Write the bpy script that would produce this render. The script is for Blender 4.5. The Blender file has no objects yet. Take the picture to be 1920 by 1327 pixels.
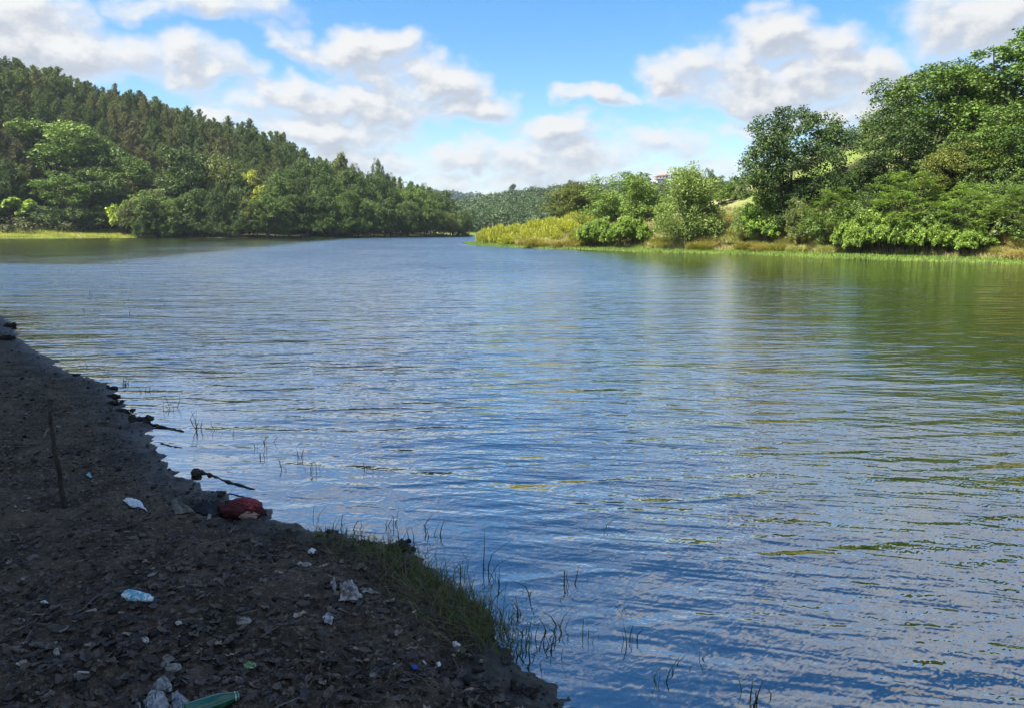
import bpy, math, random
import numpy as np
from mathutils import Vector, Matrix

R = math.radians
rng = np.random.default_rng(7)
random.seed(7)
scn = bpy.context.scene
COL = scn.collection

# ------------------------------------------------------------------ camera
F = 26 / 36 * 1920.0
CAMH = 2.0
HORIZ = 433.0
PITCH = math.atan((663.5 - HORIZ) / F)
CP, SP = math.cos(PITCH), math.sin(PITCH)

def ray(px, py):
    u = (663.5 - py) / F
    return ((px - 960) / F, CP + SP * u, -SP + CP * u)
def at_z(px, py, z=0.0):
    d = ray(px, py); t = (z - CAMH) / d[2]
    return (d[0] * t, d[1] * t, z)
def at_Y(px, py, Y):
    d = ray(px, py); t = Y / d[1]
    return (d[0] * t, Y, CAMH + d[2] * t)
def x_at(px, Y):           # world x of a pixel column for things near the horizon
    return at_Y(px, HORIZ, Y)[0]

cam = bpy.data.cameras.new('camera')
cam.lens = 26; cam.sensor_width = 36; cam.clip_start = 0.05; cam.clip_end = 9000
camo = bpy.data.objects.new('camera', cam); COL.objects.link(camo)
camo.location = (0, 0, CAMH)
camo.rotation_euler = (math.pi / 2 - PITCH, 0, 0)
scn.camera = camo

# ------------------------------------------------------------------ helpers
def tag(o, label=None, cat=None, group=None, kind=None):
    if label: o['label'] = label
    if cat: o['category'] = cat
    if group: o['group'] = group
    if kind: o['kind'] = kind
    return o

def empty(name, loc=(0, 0, 0), rz=0.0):
    o = bpy.data.objects.new(name, None); COL.objects.link(o)
    o.location = loc; o.rotation_euler = (0, 0, rz); o.empty_display_size = 0.2
    return o

def mesh_np(name, V, faces, mat=None, smooth=False, attrs=None):
    """V (n,3); faces = list of int arrays (m,k)"""
    me = bpy.data.meshes.new(name)
    V = np.asarray(V, dtype=np.float32)
    me.vertices.add(len(V)); me.vertices.foreach_set('co', V.ravel())
    if not isinstance(faces, list): faces = [faces]
    faces = [np.asarray(f, dtype=np.int32) for f in faces if len(f)]
    li = np.concatenate([f.ravel() for f in faces])
    tot = np.concatenate([np.full(len(f), f.shape[1], np.int32) for f in faces])
    st = np.concatenate([[0], np.cumsum(tot)[:-1]]).astype(np.int32)
    me.loops.add(len(li)); me.loops.foreach_set('vertex_index', li)
    me.polygons.add(len(tot)); me.polygons.foreach_set('loop_start', st)
    try: me.polygons.foreach_set('loop_total', tot)
    except Exception: pass
    me.update(calc_edges=True)
    if smooth: me.polygons.foreach_set('use_smooth', np.ones(len(tot), bool))
    for k, a in (attrs or {}).items():
        at = me.attributes.new(k, 'FLOAT', 'POINT')
        at.data.foreach_set('value', np.asarray(a, np.float32))
    if mat: me.materials.append(mat)
    return me

def obj(name, me, parent=None, loc=(0, 0, 0)):
    o = bpy.data.objects.new(name, me); COL.objects.link(o)
    o.location = loc
    if parent: o.parent = parent
    return o

class MB:
    def __init__(s): s.V = []; s.Q = []; s.T = []; s.A = []; s.n = 0
    def add(s, V, Q=None, T=None, tint=0.5):
        V = np.asarray(V, float); s.V.append(V)
        if Q is not None and len(Q): s.Q.append(np.asarray(Q) + s.n)
        if T is not None and len(T): s.T.append(np.asarray(T) + s.n)
        s.A.append(np.full(len(V), tint) if np.isscalar(tint) else np.asarray(tint))
        s.n += len(V)
    def mesh(s, name, mat=None, smooth=False):
        fs = []
        if s.Q: fs.append(np.concatenate(s.Q))
        if s.T: fs.append(np.concatenate(s.T))
        return mesh_np(name, np.concatenate(s.V), fs, mat, smooth, {'tint': np.concatenate(s.A)})

def tube(mb, pts, radii, sides=6, tint=0.5, cap=True):
    pts = np.asarray(pts, float); n = len(pts)
    T = np.gradient(pts, axis=0); T /= np.linalg.norm(T, axis=1)[:, None] + 1e-9
    ref = np.array([0.0, 0, 1]) if abs(T[:, 2]).mean() < 0.8 else np.array([1.0, 0, 0])
    A = np.cross(T, ref); A /= np.linalg.norm(A, axis=1)[:, None] + 1e-9
    B = np.cross(T, A)
    th = np.linspace(0, 2 * np.pi, sides, endpoint=False)
    V = (pts[:, None] + (np.cos(th)[None, :, None] * A[:, None] + np.sin(th)[None, :, None] * B[:, None]) * np.asarray(radii, float)[:, None, None]).reshape(-1, 3)
    i = np.arange(n - 1)[:, None] * sides; j = np.arange(sides)[None]; k = (j + 1) % sides
    Q = np.stack([i + j, i + k, i + sides + k, i + sides + j], -1).reshape(-1, 4)
    Tt = None
    if cap:
        V = np.concatenate([V, pts[:1], pts[-1:]]); a = n * sides
        jj = np.arange(sides); kk = (jj + 1) % sides
        Tt = np.concatenate([np.stack([np.full(sides, a), kk, jj], -1), np.stack([np.full(sides, a + 1), (n - 1) * sides + jj, (n - 1) * sides + kk], -1)])
    mb.add(V, Q, Tt, tint)

def box(mb, c, s, tint=0.5, rz=0.0):
    x, y, z = np.array(s) / 2
    V = np.array([[a, b, d] for d in (-z, z) for a, b in ((-x, -y), (x, -y), (x, y), (-x, y))])
    if rz:
        cc, ss = math.cos(rz), math.sin(rz); V = V @ np.array([[cc, ss, 0], [-ss, cc, 0], [0, 0, 1]])
    mb.add(V + np.array(c), [[3, 2, 1, 0], [4, 5, 6, 7], [0, 1, 5, 4], [1, 2, 6, 5], [2, 3, 7, 6], [3, 0, 4, 7]], tint=tint)

# gradient noise
PERM = rng.permutation(256); PERM = np.concatenate([PERM, PERM])
GA = rng.uniform(0, 2 * np.pi, 256); GX, GY = np.cos(GA), np.sin(GA)
def perlin(x, y):
    xi = np.floor(x).astype(np.int64); yi = np.floor(y).astype(np.int64)
    xf = x - xi; yf = y - yi; xi &= 255; yi &= 255
    u = xf * xf * xf * (xf * (xf * 6 - 15) + 10); v = yf * yf * yf * (yf * (yf * 6 - 15) + 10)
    def g(ix, iy, dx, dy):
        h = PERM[(PERM[ix & 255] + iy) & 255]; return GX[h] * dx + GY[h] * dy
    a = g(xi, yi, xf, yf); b = g(xi + 1, yi, xf - 1, yf)
    c = g(xi, yi + 1, xf, yf - 1); d = g(xi + 1, yi + 1, xf - 1, yf - 1)
    return (a + u * (b - a)) + v * ((c + u * (d - c)) - (a + u * (b - a)))
def fbm(x, y, o=4, gain=0.5):
    s = 0; a = 1.0
    for i in range(o):
        s = s + a * perlin(x * 2 ** i + 17.3 * i, y * 2 ** i - 9.1 * i); a *= gain
    return s
def sstep(t):
    t = np.clip(t, 0, 1); return t * t * (3 - 2 * t)

def sdist(x, y, poly):
    """signed distance to polygon, + inside"""
    P = np.asarray(poly, float); Q = np.roll(P, -1, axis=0)
    d2 = np.full(x.shape, 1e18); ins = np.zeros(x.shape, bool)
    for (x0, y0), (x1, y1) in zip(P, Q):
        ex, ey = x1 - x0, y1 - y0
        t = np.clip(((x - x0) * ex + (y - y0) * ey) / (ex * ex + ey * ey + 1e-12), 0, 1)
        d2 = np.minimum(d2, (x - x0 - t * ex) ** 2 + (y - y0 - t * ey) ** 2)
        c = ((y0 > y) != (y1 > y)) & (x < (x1 - x0) * (y - y0) / (y1 - y0 + 1e-12) + x0)
        ins ^= c
    return np.where(ins, 1, -1) * np.sqrt(d2)

# ------------------------------------------------------------------ shorelines
near_px = [(-60, 580), (10, 594), (36, 636), (72, 664), (130, 700), (205, 722), (238, 772), (278, 800), (292, 850), (335, 888), (395, 922),
           (500, 962), (560, 990), (640, 1003), (760, 1025), (800, 1062), (870, 1105), (930, 1155), (945, 1205), (962, 1240), (1010, 1280), (1085, 1335)]
NEAR = [at_z(*p)[:2] for p in near_px]
NEAR = [(-70, 34), (-30, 26), (-16, 20)] + NEAR + [(0.9, 1.9), (2.0, 0.6), (5, -4), (14, -20), (30, -60), (-90, -60)]
LSH = [(-400, 200), (-220, 175)] + [(x_at(p, Y), Y) for p, Y in ((-120, 186), (0, 192), (120, 200), (250, 214), (330, 216), (440, 210), (600, 216), (750, 232), (850, 250), (885, 262))]
LEFT = LSH + [(-20, 290), (-30, 330), (-60, 420), (-90, 600), (-500, 600)]
right_px = [(866, 457.5), (900, 461.5), (1000, 466), (1100, 469), (1240, 473.5), (1400, 477), (1500, 481), (1650, 487), (1800, 491.5), (1920, 495), (2080, 502)]
RIGHT = [at_z(*p)[:2] for p in right_px] + [(52, 30), (80, 20), (400, 10), (400, 330), (120, 300), (60, 255), (30, 200), (10, 150), (-2, 130)]
FAR = [(-90, 420), (-45, 372), (-28, 346), (10, 338), (80, 330), (200, 325), (600, 300), (900, 2600), (-900, 2600), (-300, 700)]

def interp(v, xs, ys): return np.interp(v, xs, ys)
def pxof(x, y): return 960 + F * x / np.maximum(y, 1.0)

VX = x_at(1238, 640)
def ground_h(x, y, detail=True):
    x = np.asarray(x, float); y = np.asarray(y, float)
    p = pxof(x, y)
    dn = sdist(x, y, NEAR); dl = sdist(x, y, LEFT); dr = sdist(x, y, RIGHT); df = sdist(x, y, FAR)
    if detail:
        w = np.exp(-np.hypot(x, y) / 60)
        dn = dn + 0.13 * fbm(x * 2.6, y * 2.6, 5, 0.6)
    # near bank
    a = np.maximum(dn, 0)
    hn = 0.012 * sstep(a / 0.10) + 0.30 * (1 - np.exp(-a / 2.6)) + 0.012 * a
    if detail:
        m = sstep(a / 0.25)
        rr = np.hypot(x, y)
        fade = np.clip((60 - rr) / 30, 0, 1)
        hn = hn + m * fade * (0.05 * fbm(x * 1.5, y * 1.5, 3) + 0.028 * fbm(x * 5, y * 5, 4, .6) + 0.018 * np.abs(fbm(x * 15, y * 15, 3, .6)))
        edge = np.exp(-((a - 0.12) / 0.12) ** 2)
        hn = hn + fade * edge * 0.05 * np.clip(fbm(x * 4, y * 4, 3, .6) + 0.1, 0, 1)
    hn = np.where(dn > 0, hn, np.maximum(0.16 * dn, -2.5))
    # left bank and hill
    a = np.maximum(dl, 0)
    HL = interp(p, [-300, 0, 200, 330, 470, 560, 640, 760, 850, 890], [46, 45, 41, 37, 31, 23, 16, 10, 5, 3])
    hl = 0.25 * sstep(a / 1.0) + 1.6 * sstep(a / 25) + HL * sstep((a - 14) / 78)
    hl = hl + np.where(a > 6, 0.6 * fbm(x / 14, y / 14, 2), 0)
    hl = np.where(dl > 0, hl, np.maximum(0.2 * dl, -2.5))
    # right bank and hill
    a = np.maximum(dr, 0)
    HR = interp(p, [860, 1000, 1100, 1250, 1370, 1550, 1700, 1950, 2500], [0.3, .8, 1.4, 3.5, 6.5, 11.0, 13, 14, 14])
    B1 = interp(p, [860, 930, 1000, 1130, 1340, 1700], [0.1, .8, 1.3, 1.8, 2.5, 2.3])
    hr = 0.16 * sstep(a / 0.8) + B1 * sstep((a - 2.2) / 6) + HR * sstep((a - 6) / 42)
    hr = hr + sstep((a - 3) / 5) * 0.5 * fbm(x / 7, y / 7, 3)
    hr = np.where(dr > 0, hr, np.maximum(0.2 * dr, -2.5))
    # far hills
    a = np.maximum(df, 0)
    HF = interp(p, [700, 800, 860, 960, 1040, 1130, 1240, 1340, 1700], [9, 15, 22, 27, 29, 28, 28, 28, 28])
    hf = 1 * sstep(a / 5) + HF * sstep((a + 15) / 300) * (1 - 0.35 * sstep((a - 420) / 500)) + np.where(a > 10, 3 * fbm(x / 90, y / 90, 3), 0)
    hf = np.maximum(hf, 41 * np.exp(-((x - VX) ** 2 + (y - 640) ** 2) / 80 ** 2))
    HV = interp(p, [500, 700, 790, 870, 1000, 1500], [62, 64, 58, 40, 30, 30])
    hf = hf + sstep((y - 1100) / 700) * HV
    hf = np.where(df > 0, hf, np.maximum(0.2 * df, -2.5))
    return np.maximum(np.maximum(hn, hl), np.maximum(hr, hf)), dn, dl, dr, df

def gz(x, y): return float(ground_h(np.array([x]), np.array([y]))[0][0])
def hit(px, py):
    d = ray(px, py); z = 0.1
    for _ in range(12):
        t = (z - CAMH) / d[2]; z = gz(d[0] * t, d[1] * t)
    return (d[0] * t, d[1] * t, z)

# ------------------------------------------------------------------ node helpers
def new_mat(name):
    m = bpy.data.materials.new(name); m.use_nodes = True
    nt = m.node_tree; nt.nodes.clear()
    return m, nt
class N:
    """small shader expression helper"""
    def __init__(s, nt): s.nt = nt
    def node(s, t, **kw):
        n = s.nt.nodes.new(t)
        for k, v in kw.items(): setattr(n, k, v)
        return n
    def put(s, sock, v):
        if isinstance(v, bpy.types.NodeSocket): s.nt.links.new(v, sock)
        elif v is not None:
            if sock.type in ('RGBA',) and not np.isscalar(v) and len(v) == 3: v = (*v, 1)
            sock.default_value = v
    def m(s, op, a, b=None, c=None, clamp=False):
        n = s.node('ShaderNodeMath', operation=op, use_clamp=clamp)
        s.put(n.inputs[0], a); s.put(n.inputs[1], b)
        if c is not None: s.put(n.inputs[2], c)
        return n.outputs[0]
    def vm(s, op, a, b=None):
        n = s.node('ShaderNodeVectorMath', operation=op); s.put(n.inputs[0], a)
        if b is not None: s.put(n.inputs[1], b)
        return n.outputs[0]
    def comb(s, x, y, z):
        n = s.node('ShaderNodeCombineXYZ'); s.put(n.inputs[0], x); s.put(n.inputs[1], y); s.put(n.inputs[2], z); return n.outputs[0]
    def sep(s, v):
        n = s.node('ShaderNodeSeparateXYZ'); s.put(n.inputs[0], v); return n.outputs
    def noise(s, vec, scale=1.0, detail=2.0, rough=0.5, out=0, dist=0.0):
        n = s.node('ShaderNodeTexNoise'); s.put(n.inputs['Vector'], vec)
        n.inputs['Scale'].default_value = scale; n.inputs['Detail'].default_value = detail; n.inputs['Roughness'].default_value = rough
        n.inputs['Distortion'].default_value = dist
        return n.outputs[out]
    def mix(s, f, a, b, blend='MIX'):
        n = s.node('ShaderNodeMix', data_type='RGBA', blend_type=blend)
        s.put(n.inputs[0], f); s.put(n.inputs[6], a); s.put(n.inputs[7], b); return n.outputs[2]
    def ramp(s, v, lo, hi, a=0.0, b=1.0, smooth=True):
        n = s.node('ShaderNodeMapRange', interpolation_type='SMOOTHSTEP' if smooth else 'LINEAR')
        s.put(n.inputs[0], v); s.put(n.inputs[1], lo); s.put(n.inputs[2], hi); s.put(n.inputs[3], a); s.put(n.inputs[4], b); return n.outputs[0]
    def attr(s, name):
        n = s.node('ShaderNodeAttribute', attribute_name=name); return n.outputs['Fac']
    def pos(s): return s.node('ShaderNodeNewGeometry').outputs['Position']
    def objco(s): return s.node('ShaderNodeTexCoord').outputs['Object']
    def out(s, sh, vol=None):
        o = s.node('ShaderNodeOutputMaterial')
        if sh is not None: s.nt.links.new(sh, o.inputs['Surface'])
        if vol is not None: s.nt.links.new(vol, o.inputs['Volume'])
    def principled(s, col, rough=0.6, spec=0.5, normal=None, **kw):
        b = s.node('ShaderNodeBsdfPrincipled'); s.put(b.inputs['Base Color'], col); s.put(b.inputs['Roughness'], rough)
        s.put(b.inputs['Specular IOR Level'], spec)
        if normal is not None: s.put(b.inputs['Normal'], normal)
        for k, v in kw.items(): s.put(b.inputs[k], v)
        return b.outputs[0]
    def bump(s, h, strength=1.0, dist=0.01):
        n = s.node('ShaderNodeBump'); n.inputs['Strength'].default_value = strength; n.inputs['Distance'].default_value = dist
        s.put(n.inputs['Height'], h); return n.outputs[0]
    def mixsh(s, f, a, b):
        n = s.node('ShaderNodeMixShader'); s.put(n.inputs[0], f); s.nt.links.new(a, n.inputs[1]); s.nt.links.new(b, n.inputs[2]); return n.outputs[0]

def simple_mat(name, col, rough=0.7, var=0.25, scale=30.0, bump=0.3, bdist=0.003, spec=0.4, col2=None, **kw):
    m, nt = new_mat(name); n = N(nt)
    oc = n.objco()
    f = n.noise(oc, scale, 4, 0.6)
    c2 = col2 if col2 is not None else tuple(c * (1 - var) for c in col)
    c = n.mix(n.ramp(f, 0.35, 0.65), col, c2)
    b = n.bump(n.noise(oc, scale * 2.5, 4, 0.6), bump, bdist)
    n.out(n.principled(c, rough, spec, b, **kw))
    return m

# ------------------------------------------------------------------ foliage materials (colour comes from the object's own colour)
def foliage_mat(name, trans=0.2, spec=0.3, rough=0.5, hv=0.45):
    m, nt = new_mat(name); n = N(nt)
    oi = n.node('ShaderNodeObjectInfo')
    t = n.attr('tint')
    v = n.ramp(t, 0.0, 1.0, 1 - hv, 1 + hv, smooth=False)
    hs = n.node('ShaderNodeHueSaturation')
    n.put(hs.inputs['Color'], oi.outputs['Color']); n.put(hs.inputs['Value'], v)
    n.put(hs.inputs['Hue'], n.ramp(t, 0.0, 1.0, 0.515, 0.485, smooth=False))
    c = hs.outputs[0]
    p = n.principled(c, rough, spec)
    tr = n.node('ShaderNodeBsdfTranslucent'); n.put(tr.inputs['Color'], n.mix(1.0, c, (1.0, 1.0, 0.55, 1), 'MULTIPLY'))
    n.out(n.mixsh(trans, p, tr.outputs[0]))
    return m
M_LEAF = foliage_mat('leaf_foliage')
M_NEEDLE = foliage_mat('needle_foliage', 0.15, 0.2, 0.6, 0.4)
M_GRASS = foliage_mat('grass_blades', 0.35, 0.3, 0.5, 0.4)
M_BARK = simple_mat('bark', (0.085, 0.068, 0.052), 0.9, 0.5, 6.0, 0.8, 0.03)
M_PBARK = simple_mat('pine_bark', (0.13, 0.085, 0.06), 0.9, 0.5, 6.0, 0.8, 0.03)
M_DBARK = simple_mat('dark_bark', (0.04, 0.033, 0.027), 0.9, 0.5, 6.0, 0.8, 0.03)

# ------------------------------------------------------------------ leaf geometry
def unit(v): return v / (np.linalg.norm(v, axis=-1, keepdims=True) + 1e-9)
def leaf_cards(mb, C, Nn, size, aspect, tint, g, along=None):
    n = len(C); Nn = unit(Nn)
    t1 = unit(np.cross(Nn, unit(g.normal(size=(n, 3))))) if along is None else unit(along)
    t2 = unit(np.cross(Nn, t1))
    s = np.asarray(size).reshape(-1, 1) * np.ones((n, 1))
    a = C - t1 * s * .5; b = C + t2 * s * .5 * aspect + Nn * s * .08 ; c = C + t1 * s * .5; d = C - t2 * s * .5 * aspect + Nn * s * .08
    V = np.stack([a, b, c, d], 1).reshape(-1, 3)
    Q = np.arange(4 * n).reshape(-1, 4)
    mb.add(V, Q, tint=np.repeat(np.clip(tint, 0, 1), 4))

def crown_lobes(g, R_, zc, hz, nl, low=-0.45, rr=(0.45, 0.82), lr=(0.24, 0.40)):
    out = []
    for i in range(nl):
        for _ in range(50):
            d = g.normal(size=3); d /= np.linalg.norm(d)
            if d[2] > low: break
        k = g.uniform(*rr)
        c = np.array([d[0] * R_ * k, d[1] * R_ * k, zc + d[2] * hz * k])
        out.append((c, R_ * g.uniform(*lr)))
    out.append((np.array([0, 0, zc]), R_ * 0.4))
    return out

def clump_leaves(mb, g, lobes, nsub, nleaf, leaf, aspect=0.65, up=0.35, flat=0.8, droop=0.0):
    for c, r in lobes:
        lt = g.uniform(0.25, 0.75)
        d = unit(g.normal(size=(nsub, 3))); d[:, 2] = np.where(d[:, 2] < -0.35, -d[:, 2], d[:, 2])
        sc = c + d * r * np.array([1, 1, flat]) * g.uniform(.65, 1.0, (nsub, 1))
        sr = r * g.uniform(0.26, 0.46, nsub)
        st = np.clip(lt + g.normal(0, .16, nsub), 0, 1)
        e = unit(g.normal(size=(nsub * nleaf, 3)) + np.array([0, 0, up]))
        C = np.repeat(sc, nleaf, 0) + e * np.repeat(sr, nleaf)[:, None] * g.uniform(.45, 1.08, (nsub * nleaf, 1)) * np.array([1, 1, .8])
        Nn = e * .55 + np.array([0, 0, .45]) + g.normal(size=e.shape) * .55
        s = leaf * g.uniform(.6, 1.35, len(C))
        leaf_cards(mb, C, Nn, s, aspect, np.repeat(st, nleaf) + g.normal(0, .14, len(C)), g)

def limbs(mb, g, base_r, h0, zc, lobes, n=9, lean=(0, 0)):
    top = np.array([lean[0], lean[1], zc + 0.2])
    tr = [np.array([0, 0, -0.4]), np.array([0.03, 0.02, 0.25 * h0]), np.array([lean[0] * .4, lean[1] * .4, h0]), top]
    tube(mb, tr, [base_r * 1.35, base_r, base_r * .75, base_r * .3], 8)
    for c, r in sorted(lobes, key=lambda q: g.random())[:n]:
        t = g.uniform(.0, .7); s = tr[2] * (1 - t) + tr[3] * t
        mid = (s + c) / 2 + np.array([0, 0, -0.08 * np.linalg.norm(c - s)]) + g.normal(0, .1, 3)
        tube(mb, [s, mid, c, c + (c - mid) * .3], [base_r * .42, base_r * .26, base_r * .12, base_r * .04], 5)

PROTO = {}
def reg(name, trunk_me, crown_me, trunk_name='trunk', crown_name='crown'):
    n = len(crown_me.vertices); a = np.empty(n * 3, np.float32); crown_me.vertices.foreach_get('co', a); a = a.reshape(-1, 3)
    w = np.percentile(np.hypot(a[:, 0], a[:, 1]), 97) * 2; h = np.percentile(a[:, 2], 99.7)
    PROTO[name] = (trunk_me, crown_me, w, h, trunk_name, crown_name)

def make_oak(name, seed, H=12, R_=5, zlow=3.2, nl=26, nsub=13, nleaf=44, leaf=.20, low=-.45, mat=None, bark=None, **kw):
    g = np.random.default_rng(seed)
    zc = (H + zlow) / 2; hz = (H - zlow) / 2
    L = crown_lobes(g, R_, zc, hz, nl, low)
    t = MB(); limbs(t, g, H * .022, zlow * .9, zc, L, 10)
    c = MB(); clump_leaves(c, g, L, nsub, nleaf, leaf, **kw)
    reg(name, t.mesh(name + '_trunk', bark or M_DBARK, True), c.mesh(name + '_crown', mat or M_LEAF))

def make_willow(name, seed, H=9, R_=3.4):
    g = np.random.default_rng(seed); t = MB(); c = MB()
    L = []
    for i in range(52):
        a = g.uniform(0, 2 * np.pi); k = g.uniform(.1, .85); z = g.uniform(.14, .93)
        prof = math.sin(min(1, z * 1.05) * math.pi * .82 + .35) ** .7 if z < .95 else .3
        L.append((np.array([math.cos(a) * R_ * k * prof, math.sin(a) * R_ * k * prof, z * H]), R_ * g.uniform(.22, .34)))
    limbs(t, g, .14, 1.2, H * .6, L, 12)
    for cc, r in L:
        lt = g.uniform(.3, .75); n = 420
        e = unit(g.normal(size=(n, 3)) + np.array([0, 0, .2]))
        C = cc + e * r * g.uniform(.4, 1.15, (n, 1)) * np.array([1, 1, 1.25])
        al = e * .7 + g.normal(size=e.shape) * .5 + np.array([0, 0, .25])
        leaf_cards(c, C, np.cross(al, g.normal(size=al.shape)) + np.array([0, 0, .3]), .24 * g.uniform(.6, 1.4, n), .34, lt + g.normal(0, .16, n), g, along=al)
    reg(name, t.mesh(name + '_trunk', M_BARK, True), c.mesh(name + '_crown', M_LEAF))

def make_frond(name, seed, H=4.5, R_=3.2, ntip=90):
    """sumac / tree of heaven: rosettes of arching fronds"""
    g = np.random.default_rng(seed); t = MB(); c = MB()
    L = []
    for i in range(ntip):
        a = g.uniform(0, 2 * np.pi); k = math.sqrt(g.random()); z = H * (.30 + .68 * (1 - k * k) * g.uniform(.55, 1)) 
        tip = np.array([math.cos(a) * R_ * k, math.sin(a) * R_ * k, z]); L.append(tip)
        tt = g.uniform(.25, .8)
        if i % 3 == 0:
            tube(t, [np.array([0, 0, -.3]) + tip * [.1, .1, 0], tip * [.45, .45, .55], tip], [.05, .035, .012], 5)
        nf = 9
        for f in range(nf):
            b = 2 * np.pi * f / nf + g.uniform(-.3, .3); ln = g.uniform(.45, .8)
            dr_ = np.array([math.cos(b), math.sin(b), g.uniform(.1, .8)])
            m = 6; s = np.linspace(.12, 1, m)
            P = tip + dr_ * (s * ln)[:, None] + np.array([0, 0, -1]) * (s ** 2 * ln * .45)[:, None]
            side = unit(np.cross(dr_, [0, 0, 1.0]))
            for sg in (-1, 1):
                al = side * sg + dr_ * .5 + np.array([0, 0, -.15])
                C = P + al * .07
                leaf_cards(c, C, np.array([0, 0, 1.0]) + g.normal(0, .2, (m, 3)), .19, .38, np.full(m, tt) + g.normal(0, .08, m), g, along=np.tile(al, (m, 1)))
    # lower leafy fill
    lob = [(np.array([g.uniform(-.7, .7) * R_, g.uniform(-.7, .7) * R_, H * g.uniform(.12, .5)]), R_ * .3) for _ in range(12)]
    clump_leaves(c, g, lob, 9, 34, .17)
    reg(name, t.mesh(name + '_trunk', M_BARK, True), c.mesh(name + '_crown', M_LEAF), 'stem', 'foliage')

def make_bush(name, seed, H=2.6, R_=2.6, leaf=.15, nsub=11, nleaf=42, nl=26, aspect=.65, mat=None, rs=1.0):
    g = np.random.default_rng(seed); t = MB(); c = MB(); L = []
    for i in range(nl):
        a = g.uniform(0, 2 * np.pi); k = math.sqrt(g.random()) * .85
        z = H * (.12 + .68 * math.sqrt(max(0, 1 - k * k)) * g.uniform(.3, 1))
        L.append((np.array([math.cos(a) * R_ * k, math.sin(a) * R_ * k, z]), R_ * g.uniform(.18, .3) * rs))
    for q, (cc, r) in enumerate(L[:12]):
        tube(t, [[cc[0] * .15, cc[1] * .15, -.3], cc * [.6, .6, .6], cc], [.05, .03, .012], 5)
    clump_leaves(c, g, L, nsub, nleaf, leaf, aspect, up=.4)
    reg(name, t.mesh(name + '_stem', M_BARK, True), c.mesh(name + '_foliage', mat or M_LEAF), 'stem', 'foliage')

def make_broom(name, seed, H=1.8, R_=1.5):
    """upright feathery sprays"""
    g = np.random.default_rng(seed); t = MB(); c = MB(); n = 1500
    a = g.uniform(0, 2 * np.pi, n); k = np.sqrt(g.random(n)) * .95
    top = H * (1 - .55 * k ** 2) * g.uniform(.55, 1.05, n)
    base = np.stack([np.cos(a) * R_ * k, np.sin(a) * R_ * k, np.zeros(n)], -1)
    tt = .5 + .3 * perlin(base[:, 0] * 1.3 + seed, base[:, 1] * 1.3)
    for q in range(4):
        f = (.35 + .65 * g.random(n)) ** .7
        C = base * (1 + .15 * f[:, None]) + np.stack([g.normal(0, .09, n), g.normal(0, .09, n), top * f], -1)
        al = unit(np.stack([np.cos(a) * .35 + g.normal(0, .3, n), np.sin(a) * .35 + g.normal(0, .3, n), np.ones(n)], -1))
        leaf_cards(c, C, unit(g.normal(size=(n, 3))) + np.array([0, -.2, .3]), .30 * g.uniform(.6, 1.3, n), .22, tt + g.normal(0, .14, n), g, along=al)
    for q in range(14):
        b = base[q]; tube(t, [[b[0] * .3, b[1] * .3, -.2], [b[0] * .7, b[1] * .7, H * .3], [b[0], b[1], H * .6]], [.03, .02, .008], 5)
    reg(name, t.mesh(name + '_stem', M_BARK, True), c.mesh(name + '_foliage', M_GRASS), 'stem', 'foliage')

def make_pine(name, seed, H=14.0, R_=2.7, start=.28, dens=1.0):
    g = np.random.default_rng(seed); t = MB(); c = MB()
    lean = g.normal(0, .25, 2)
    tp = lambda s: np.array([lean[0] * s * s, lean[1] * s * s, H * s])
    ss = np.linspace(0, 1, 7); P = np.array([tp(s) for s in ss]); P[0, 2] = -.5
    tube(t, P, .17 * (1 - ss * .93), 6)
    nb = int(95 * dens)
    for i in range(nb):
        s = start + (1 - start) * (i / nb) ** .92
        a = g.uniform(0, 2 * np.pi); u = (s - start) / (1 - start)
        prof = (1 - u ** 1.6) ** .7 * (.55 + .45 * min(1, u * 4)) 
        L = max(.35, R_ * prof * g.uniform(.65, 1.15)); el = g.uniform(.05, .45) + .5 * u
        d = np.array([math.cos(a), math.sin(a), 0]); o = tp(s)
        m = max(3, int(L * 3.2)); q = np.linspace(.25, 1, m)
        B = o + d * (q * L * math.cos(el))[:, None] + np.array([0, 0, 1]) * (q * L * math.sin(el) * .6 + q ** 2 * L * .28)[:, None]
        if L > .8: tube(t, [o, B[m // 2], B[-1]], [.045, .028, .01], 4, cap=False)
        tt = g.uniform(.25, .75)
        for bpt in B:
            k = 13
            e = unit(g.normal(size=(k, 3)) + np.array([0, 0, .9]) + d * .5)
            C = bpt + g.normal(0, .14, 3) + e * .2
            leaf_cards(c, C, np.cross(e, g.normal(size=e.shape)), .50 * g.uniform(.6, 1.3, k), .24, tt + g.normal(0, .15, k), g, along=e)
    e = unit(g.normal(size=(16, 3)) * .5 + np.array([0, 0, 1.6])); leaf_cards(c, tp(1.0) + e * .3, np.cross(e, g.normal(size=e.shape)), .6, .2, np.full(16, .6), g, along=e)
    reg(name, t.mesh(name + '_trunk', M_PBARK, True), c.mesh(name + '_crown', M_NEEDLE))

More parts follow.
